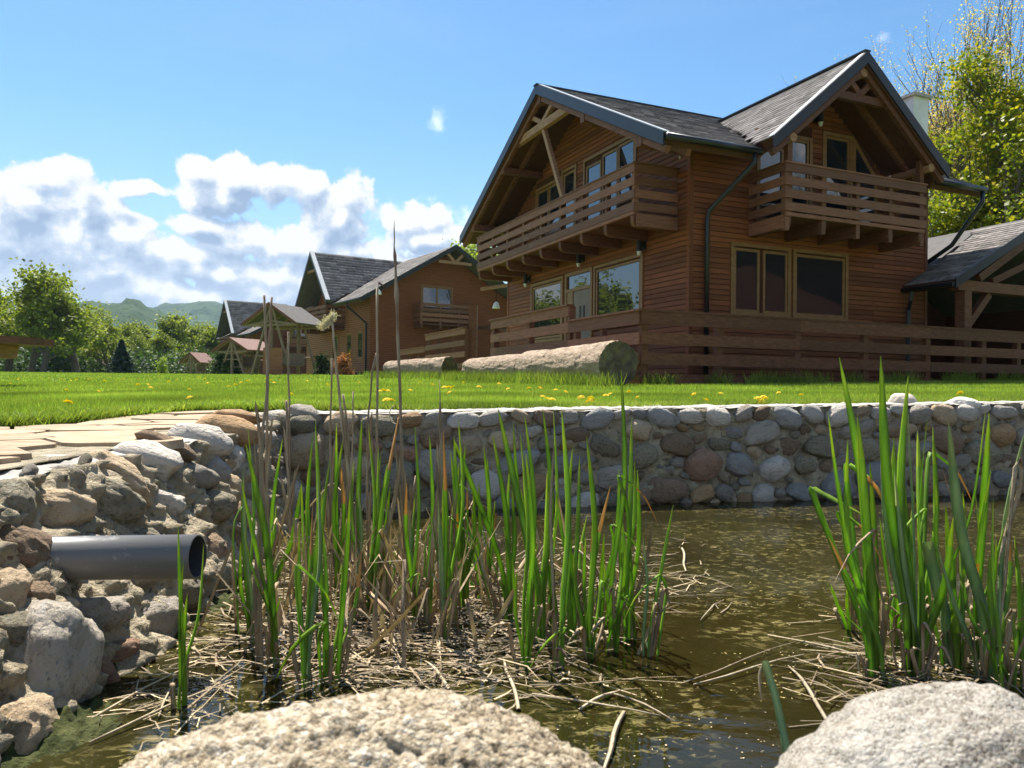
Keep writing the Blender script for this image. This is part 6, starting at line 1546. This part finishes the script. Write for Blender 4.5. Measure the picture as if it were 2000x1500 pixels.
for (bpx, bpy_), leaves, lab in PL:
    b = G(bpx, bpy_, WZ-.05); e = empty('cattail_shoot', b); right = bpx > 1500
    tag(e, lab, 'cattail', 'green cattail shoots')
    for k, lf in enumerate(leaves):
        tx, ty, wd = lf[:3]; mm = lf[3] if len(lf) > 3 else ('reedblue' if rr.random() < .12 else 'reed'); md = lf[4] if len(lf) > 4 else ''
        bb = b+Vector((rr.uniform(-.012, .012), rr.uniform(-.012, .012), 0))
        Yt = b.y+rr.uniform(-.10, .12); Yt = max(Yt, .75)
        tp = P(tx, ty, Yt); w_ = wd/100*(b.y/1.9)*.84
        if right: w_ = wd/100*1.0
        yaw = rr.uniform(-.7, .7)+(math.pi if rr.random() < .5 else 0); tw = rr.uniform(-.6, .6)
        dd = tp-bb; perp = Vector((dd.z, 0, -dd.x)).normalized(); bow = rr.uniform(-.035, .035)*dd.length
        up0 = bb+Vector((0, 0, dd.z*.3))+Vector((dd.x, dd.y, 0))*.16
        pts = [bb, up0, bb+dd*.62+perp*bow, tp]
        kw = {}
        if md == 'k':
            kn = tp; en = P(1690, 1008, Yt-.05); pts = [bb, bb+dd*.35+Vector((0, 0, .03)), bb+dd*.9, kn, kn.lerp(en, .12), kn.lerp(en, .6), en]
        if md == 'y': pts = [bb, bb+Vector((-.02, 0, dd.z*.35)), bb+dd*.72+Vector((.01, 0, .03)), tp]
        if md == 'c': kw['cut'] = True
        if md == 'f':
            pts = [bb, bb+dd*.5, tp, tp+Vector((.02, .01, -.05)), P(1968, 1030, Yt), P(1950, 1100, Yt-.03)]
        leaf_obj(e, b, pts, w_, yaw, rr, mm, browntip=(md == 'b') or rr.random() < .03, tw=tw, **kw)
    for k in range(rr.choice((1, 2, 3)) if not right else rr.choice((1, 2))):      # thinner and shorter leaves of the same shoot, some folded
        src = rr.choice(leaves); Yt = max(.8, b.y+rr.uniform(-.08, .12)); fr = rr.uniform(.45, .92)
        tx = lerp(bpx, src[0], fr)+rr.gauss(0, 26 if right else 16); ty = lerp(bpy_, src[1], fr); tp = P(tx, ty, Yt); dd = tp-b; bb = b+Vector((rr.uniform(-.02, .02), rr.uniform(-.02, .02), 0))
        pts = [bb, bb+Vector((dd.x*.1, dd.y*.1, dd.z*.35)), bb+dd*.7, tp]
        if rr.random() < .22:
            sd_ = rr.choice((-1, 1)); pts = [bb, bb+dd*.5, bb+dd*.86, tp, tp+Vector((sd_*.015, -.01, .0)), tp+Vector((sd_*.07, -.02, -.05)), tp+Vector((sd_*.11, -.02, -.13))]
        leaf_obj(e, b, pts, rr.uniform(.006, .012)*(b.y/1.9)*(1.3 if right else 1), rr.uniform(-1, 1), rr, 'reed' if rr.random() < .85 else 'dead', tw=rr.uniform(-1, 1), browntip=rr.random() < .12)
    # withered sheath at the foot
    for k in range(3 if right else 2):
        a = rr.uniform(-1, 1); tp = b+Vector((rr.uniform(-.05, .05), rr.uniform(-.04, .04), rr.uniform(.10, .24)))
        leaf_obj(e, b, [b, b.lerp(tp, .5)+Vector((rr.uniform(-.01, .01), 0, 0)), tp, tp+Vector((rr.uniform(-.05, .05), rr.uniform(-.03, .03), -rr.uniform(.0, .06)))], .011, a, rr, 'dead', name='sheath')
# the leaf cut square that rises from the bottom edge
b = P(1545, 1530, .95); e = empty('cattail_shoot', b); tag(e, 'single pale green leaf rising from the bottom edge between the two boulders', 'cattail', 'green cattail shoots')
e['group'] = 'green cattail shoots'
tp = P(1493, 1291, 1.0); b2 = b+Vector((.01, 0, -.12)); e.location = b2
leaf_obj(e, b2, [b2, b, b.lerp(tp, .6)+Vector((.004, 0, 0)), tp], .011, .2, rr, 'reedblue', cut=True)
leaf_obj(e, b2, [tp, tp+Vector((-.006, 0, -.02)), P(1488, 1368, .99)], .004, .2, rr, 'deadpale', name='torn_strip')

# old brown flowering stalks
ST = [  # base, points (px,py), radius mm, label, fluff
 ((512,1335), [(507,1100),(512,850),(523,760),(516,577)], 5.5, 'brown cattail stalk, left one of the crossed pair that rises above the lawn', 0),
 ((530,1320), [(524,1050),(520,850),(524,700),(531,580)], 5.0, 'brown cattail stalk, right one of the crossed pair that rises above the lawn', 0),
 ((505,1325), [(498,1150),(510,980),(521,880)], 7.0, 'thick dark broken stalk at the foot of the crossed pair', 0),
 ((567,1160), [(566,1000),(565,830),(563,648)], 3.6, 'thin straight brown stalk just right of the crossed pair', 0),
 ((572,1180), [(566,1000),(562,860),(559,782)], 5.0, 'reddish brown stalk with a blunt top at wall height', 0),
 ((700,1205), [(690,1000),(668,820),(657,720),(648,622)], 4.6, 'brown stalk carrying a tuft of pale cattail fluff', 1),
 ((648,1180), [(647,1000),(645,850),(648,700)], 3.6, 'brown stalk left of the one with the fluff', 0),
 ((680,1190), [(684,1000),(680,850),(670,770)], 4.2, 'grey brown stalk leaning left in the middle of the stalks', 0),
 ((735,1180), [(735,1000),(737,800),(737,562)], 4.6, 'straight brown stalk that ends beside the second house corner', 0),
 ((722,1175), [(716,980),(718,830),(727,725),(735,690)], 3.2, 'thin stalk with a curled dry leaf at its top', 0),
 ((795,1215), [(790,1000),(783,830),(775,600),(771,500),(770,432)], 4.6, 'tallest brown cattail stalk, reaching high above the second house', 0),
 ((862,1215), [(856,1050),(862,900),(858,742)], 4.6, 'brown stalk standing alone right of the tallest one', 0),
 ((683,1170), [(687,980),(689,850),(690,765)], 3.0, 'thin grey stalk behind the fluffy one', 0),
 ((790,1180), [(800,1020),(812,930),(815,990)], 3.2, 'brown stalk broken over in the middle', 0),
]
for (bx_, by_), tops, rmm, lab, fl_ in ST:
    b = G(bx_, by_, WZ-.03); e = empty('cattail_stalk', b); tag(e, lab, 'cattail stalk', 'old brown cattail stalks')
    pts = [Vector((0, 0, 0))]; Y = b.y
    for k, (x, y) in enumerate(tops): pts.append(P(x, y, Y+.02*(k+1))-b)
    # resample with small kinks
    P2 = []
    for a, c in zip(pts[:-1], pts[1:]):
        for q in range(4): P2.append(a.lerp(c, q/4)+Vector((rr.uniform(-.0015, .0015), rr.uniform(-.002, .002), 0)))
    P2.append(pts[-1]); k_ = Y/2.3; L_ = len(P2)
    if 'tallest' in lab:
        rads = [rmm/1000*k_*(1 if i < L_*.62 else (.75 if i < L_*.8 else .4)) for i in range(L_)]
        rads[int(L_*.62)] *= 1.7; rads[int(L_*.70)] *= 1.35; rads[int(L_*.8)] *= 1.6; rads[-1] = .0008
    else: rads = [rmm/1000*k_*lerp(1.05, .72, i/(L_-1))*(1.25 if i % 7 == 5 else 1) for i in range(L_)]
    mb = MB().tube([p[:] for p in P2], rads, 8); o = mb.build('stalk', MT['dead'], e, smooth=True)
    for q in range(2):   # dry leaves clasping the stalk
        i0 = rr.randrange(2, L_//2); i1 = min(L_-2, i0+rr.randrange(3, 6)); sd_ = Vector((rr.choice((-1, 1))*.006, -.004, 0))
        leaf_obj(e, Vector((0, 0, 0)), [P2[i0], P2[(i0+i1)//2]+sd_, P2[i1]+sd_*rr.uniform(1, 4)], .010*k_, rr.uniform(-.5, .5), rr, 'dead', name='dry_leaf')
    if fl_:
        fb_ = MB(); tp = P2[-1]; rq = random.Random(3)
        for k in range(620):
            t_ = rq.random(); c = Vector((lerp(.006, -.034, t_**1.2), rq.gauss(0, .006), lerp(.012, -.03, t_)))+Vector((rq.gauss(0, .007), 0, rq.gauss(0, .007)))
            d2 = Vector((rq.gauss(0, 1)-.5, rq.gauss(0, 1), rq.gauss(0, 1))).normalized()*.012; s2 = d2.cross(Vector((0, 1, 0))).normalized()*.0009
            fb_.add([tp+c-s2, tp+c+s2, tp+c+d2], [(0, 1, 2)])
        for k in range(14):
            t_ = k/13; c = tp+Vector((lerp(.004, -.03, t_), 0, lerp(.010, -.026, t_))); fb_.add(*[[c+Vector(v)*(.0105-.004*t_) for v in [(1,0,0),(0,1,0),(-1,0,0),(0,-1,0),(0,0,1.2),(0,0,-1.2)]], [(0,1,4),(1,2,4),(2,3,4),(3,0,4),(1,0,5),(2,1,5),(3,2,5),(0,3,5)]])
        fb_.build('fluff', MT['fluff'], e)
    if 'tallest' in lab:
        c = P(781, 810, Y+.05)-b; ring = [c+Vector((-.02*k_*math.sin(a)-.012*k_, 0, .028*k_*math.cos(a))) for a in np.linspace(.2, 3.4, 10)]; MB().tube([p[:] for p in ring], .0015, 5).build('curled_strip', MT['deadpale'], e, smooth=True)
    if 'curled dry leaf' in lab:
        leaf_obj(e, Vector((0, 0, 0)), [P2[-5], P2[-2]+Vector((.004, 0, 0)), P2[-1]+Vector((.006, 0, .0))], .013, .3, rr, 'deadpale', name='dry_leaf')
# orange folded reeds beside the pipe wall
for (a, k_, c, lab) in [((385,1240), (453,1064), (462,1230), 'orange brown reed folded into an upside-down V right of the grey pipe'), ((440,1230), (520,1150), (560,1240), 'low orange reed folded over beside the leftmost cattails')]:
    A1 = G(a[0], a[1], WZ); C1 = G(c[0], c[1], WZ); K1 = P(k_[0], k_[1], (A1.y+C1.y)/2); e = empty('folded_reed', A1); tag(e, lab, 'dead reed')
    leaf_obj(e, A1, [A1, A1.lerp(K1, .5), K1], .009, .2, rr, 'dead', cut=True); leaf_obj(e, A1, [K1, K1.lerp(C1, .5), C1], .010, .1, rr, 'dead', cut=True)

# standing and leaning dead leaves among the shoots (nobody could count them)
def ribbon_batch(name, items, m, kind='stuff'):
    V = []; Fc = []; T = []
    for (pts, w_, yaw, g) in items:
        n = len(pts); b = len(V)
        for i, p in enumerate(pts):
            t_ = i/(n-1); d = (pts[min(n-1, i+1)]-pts[max(0, i-1)]).normalized(); s_ = Vector((math.cos(yaw), math.sin(yaw), 0)); s_ = (s_-d*s_.dot(d)).normalized(); nn = d.cross(s_)
            ww = w_*(1 if t_ < .7 else max(.15, (1-t_)/.3)); V += [(p-s_*ww/2)[:], (p+nn*ww*.22)[:], (p+s_*ww/2)[:]]
        for i in range(n-1):
            q = b+i*3; Fc += [(q, q+1, q+4, q+3), (q+1, q+2, q+5, q+4)]; T += [g, tuple(x*.9 for x in g)]
    return link(name, npmesh(name, V, Fc, MT[m], tint=T, smooth=False), kind=kind)
def inreed(px, py): return True
items = []
for _ in range(330):
    px = rr.choice([rr.gauss(700, 95), rr.gauss(830, 70), rr.uniform(480, 1250)]); py = rr.gauss(1195, 55)
    if not (470 < px < 1290 and 1090 < py < 1330): continue
    b = G(px, py, WZ-.02); h = rr.choice([rr.uniform(.06, .22), rr.uniform(.15, .42)]); lean = Vector((rr.gauss(0, .35), rr.gauss(0, .3), 1)).normalized()
    tp = b+lean*h; md = b+lean*h*.5+Vector((rr.gauss(0, .012), rr.gauss(0, .012), .01)); pts = [b, md, tp]
    if rr.random() < .35: pts.append(tp+Vector((rr.gauss(0, .07), rr.gauss(0, .05), -rr.uniform(.02, .14))))
    g = rr.uniform(.6, 1.25); items.append((pts, rr.uniform(.005, .016), rr.uniform(-1.2, 1.2), (g*1.05, g, g*.95)))
ribbon_batch('dead_reeds', items, 'dead')
# floating mat of litter
def lit(n_, cx, cy, sx, sy, m, name, z=WZ+.004, Lr=(.04, .34), wr=(.0015, .007), lims=(150, 2000, 1000, 1500), up=.03, thr=None):
    items = []; k = 0
    while len(items) < n_ and k < n_*12:
        k += 1; px, py = rr.gauss(cx, sx), rr.gauss(cy, sy)
        if not (lims[0] < px < lims[1] and lims[2] < py < lims[3]): continue
        c = G(px, py, z)
        if c.x < np.interp(c.y, [p[1] for p in LWB], [p[0] for p in LWB])+.06: continue
        if thr is not None and noise.noise(Vector((c.x*3.2, c.y*3.2, 0))) < thr: continue
        a = rr.gauss(.25, .75) if rr.random() < .6 else rr.uniform(0, 3.14); L_ = rr.uniform(*Lr)*rr.uniform(.5, 1); d = Vector((math.cos(a), math.sin(a), rr.gauss(0, .05)))
        z0 = abs(rr.gauss(0, up)); p0 = c-d*L_/2+Vector((0, 0, z0)); p2 = c+d*L_/2+Vector((0, 0, z0*rr.uniform(0, 1)))
        p1 = (p0+p2)/2+Vector((rr.gauss(0, .012), rr.gauss(0, .012), rr.uniform(-.002, .006))); g = rr.choice((rr.uniform(.25, .7), rr.uniform(.6, 1.4)))
        items.append(([p0, p1, p2], rr.uniform(*wr), rr.uniform(0, 3.14) if False else a+1.57+rr.uniform(-.3, .3), (g, g*.97, g*.92)))
    return ribbon_batch(name, items, m)
lit(900, 780, 1225, 200, 62, 'dead', 'reed_litter', lims=(400, 1330, 1080, 1390), up=.022)
lit(240, 800, 1215, 190, 60, 'deadpale', 'reed_litter', lims=(420, 1300, 1080, 1380), up=.028)
lit(220, 760, 1120, 150, 35, 'dead', 'reed_litter', lims=(500, 1150, 1010, 1200), up=.012)
lit(90, 900, 1330, 200, 30, 'deadpale', 'reed_litter', lims=(450, 1340, 1260, 1410), up=.006)
lit(150, 1800, 1310, 130, 50, 'deadpale', 'reed_litter', lims=(1560, 2100, 1180, 1440), up=.006, Lr=(.05, .3))
lit(110, 1790, 1300, 120, 50, 'dead', 'reed_litter', lims=(1560, 2100, 1180, 1440), up=.012)
lit(110, 350, 1330, 80, 60, 'deadpale', 'reed_litter', lims=(180, 470, 1150, 1480), up=.004, Lr=(.03, .2), wr=(.001, .005))
lit(150, 1250, 1110, 110, 40, 'deadpale', 'reed_litter', lims=(1000, 1450, 1000, 1200), up=.002, Lr=(.03, .25), wr=(.0015, .005), thr=-.1)
# larger single floating stems
FS = [((150,1420),(400,1290),(1,),'long pale stem floating from the left wall towards the lone shoot'), ((175,1450),(460,1330),(1,),'long pinkish stem floating in front of the lone cattail shoot'), ((310,1400),(340,1320),(1,),'short yellow stem floating upright left of the lone shoot'),
      ((1355,1337),(1575,1280),(1,),'thin grey twig floating on open water towards the right clump'), ((1500,1240),(1690,1285),(1,),'thin pale stem floating left of the right clump'), ((1330,1335),(1560,1255),(0,),'submerged looking stem behind the floating twig'),
      ((1540,1300),(1620,1405),(2,),'broad brown leaf floating in front of the right clump'), ((1040,1355),(1290,1400),(1,),'pale stem floating at the front of the left reed bed'), ((985,1290),(1010,1385),(2,),'split grey stem standing out of the litter at the front'),
      ((1130,1385),(1200,1352),(2,),'short dark stub floating at the front of the reed bed'), ((1180,1500),(1220,1390),(2,),'wide yellowish leaf floating by the big boulder'), ((1200,1355),(1320,1410),(1,),'bleached stem floating right of the front shoots'),
      ((1340,1115),(1330,1070),(2,),'pale curved root floating behind the reed bed'), ((1395,1180),(1370,1212),(1,),'little forked twig sticking out of the open water'), ((700,1290),(830,1215),(1,),'pale stem lying across the litter left of the middle'),
      ((830,1290),(880,1345),(2,),'thick pale stem lying in the litter near the boulder'), ((650,1240),(760,1330),(1,),'long thin stem lying across the front litter'), ((900,1180),(1000,1245),(2,),'broad pale dead leaf lying behind the front shoots')]
for (a, b), (c, d), k, lab in [((x[0], x[1]), (x[2]), x[2], x[3]) for x in []]: pass
for a, b, k, lab in FS:
    A1 = G(a[0], a[1], WZ+.006); B1 = G(b[0], b[1], WZ+.006); k = k[0]; w_ = (.003, .0042, .012)[k]
    e = empty('floating_stem', A1); tag(e, lab, 'dead reed', 'single stems floating on the pond')
    d = B1-A1; n_ = Vector((-d.y, d.x, 0)).normalized(); pts = [Vector((0, 0, 0))]+[d*q+n_*d.length*.018*math.sin(q*4+a[0])+Vector((0, 0, .006*math.sin(q*3))) for q in (.25, .5, .75, 1)]
    if k == 2:
        V, Fc, T = leaf_geo(pts, w_, math.atan2(n_.y, n_.x), rr, keel=.3, cut=True); T = [(rr.uniform(.8, 1.1),)*3 for _ in T]
        link('stem', npmesh('stem', [v[:] for v in V], Fc, MT['deadpale'], tint=T, smooth=True), e)
    else: MB().tube([p[:] for p in pts], [w_*q for q in (.5, .6, .55, .45, .3)], 6).build('stem', MT['deadpale' if k else 'dead'], e, smooth=True)
# flecks of floating weed, thicker in drifts
def flecks(name, n_, seed, dens, smin, smax, m='algae', z=WZ+.0015):
    r = np.random.RandomState(seed); V = []; Fc = []; T = []
    k = 0
    while len(Fc) < n_ and k < n_*30:
        k += 1; px = r.uniform(150, 2150); py = r.uniform(972, 1500)
        c = G(px, py, z)
        if c.y > 5.7 or c.x < np.interp(c.y, [p[1] for p in LWB], [p[0] for p in LWB])+.04: continue
        q = noise.noise(Vector((c.x*1.5, c.y*2.4, seed)))+.6*noise.noise(Vector((c.x*5, c.y*6, seed+3)))
        if q < dens+r.uniform(-.25, .25): continue
        s_ = r.uniform(smin, smax)*(.7+.18*c.y); a = r.uniform(0, 6.28); e1 = Vector((math.cos(a), math.sin(a), 0))*s_; e2 = Vector((-math.sin(a), math.cos(a), 0))*s_*r.uniform(.15, .7)
        b = len(V); V += [(c-e1)[:], (c-e2)[:], (c+e1*.8+e2*.3)[:], (c+e2)[:]]; Fc.append((b, b+1, b+2, b+3)); g = r.uniform(.5, 1.9); T.append((g, g*.98, g*.9))
    return link(name, npmesh(name, V, Fc, MT[m], tint=T), kind='stuff')
flecks('floating_weed', 1500, 3, .34, .0015, .006)
flecks('floating_weed', 500, 8, .25, .0015, .004, 'deadpale')
# algae cushions at the foot of the left wall
MT['moss'] = mat('green_algae', [(0.1, (0.02, 0.03, 0.008)), (0.5, (0.06, 0.07, 0.018)), (0.9, (0.13, 0.13, 0.045))], nscale=16, detail=9, rough=1, bump=1, bscale=70)
V = []; Fc = []; nx_, ny_ = 70, 120
for i in range(nx_):
    for j in range(ny_):
        y = lerp(1.35, 3.3, j/(ny_-1)); x0 = np.interp(y, [p[1] for p in LWB], [p[0] for p in LWB])-.03; x = x0+.16*i/(nx_-1)
        h = .010*(1-(i/(nx_-1))*2.6)+.045*noise.noise(Vector((x*6, y*4, 2)))+.030*noise.noise(Vector((x*20, y*20, 2)))+.016*noise.noise(Vector((x*60, y*60, 2))); V.append((x, y, WZ+h-.004))
for i in range(nx_-1):
    for j in range(ny_-1): Fc.append((i*ny_+j, (i+1)*ny_+j, (i+1)*ny_+j+1, i*ny_+j+1))
link('algae', npmesh('algae', V, Fc, MT['moss'], smooth=True), kind='stuff')
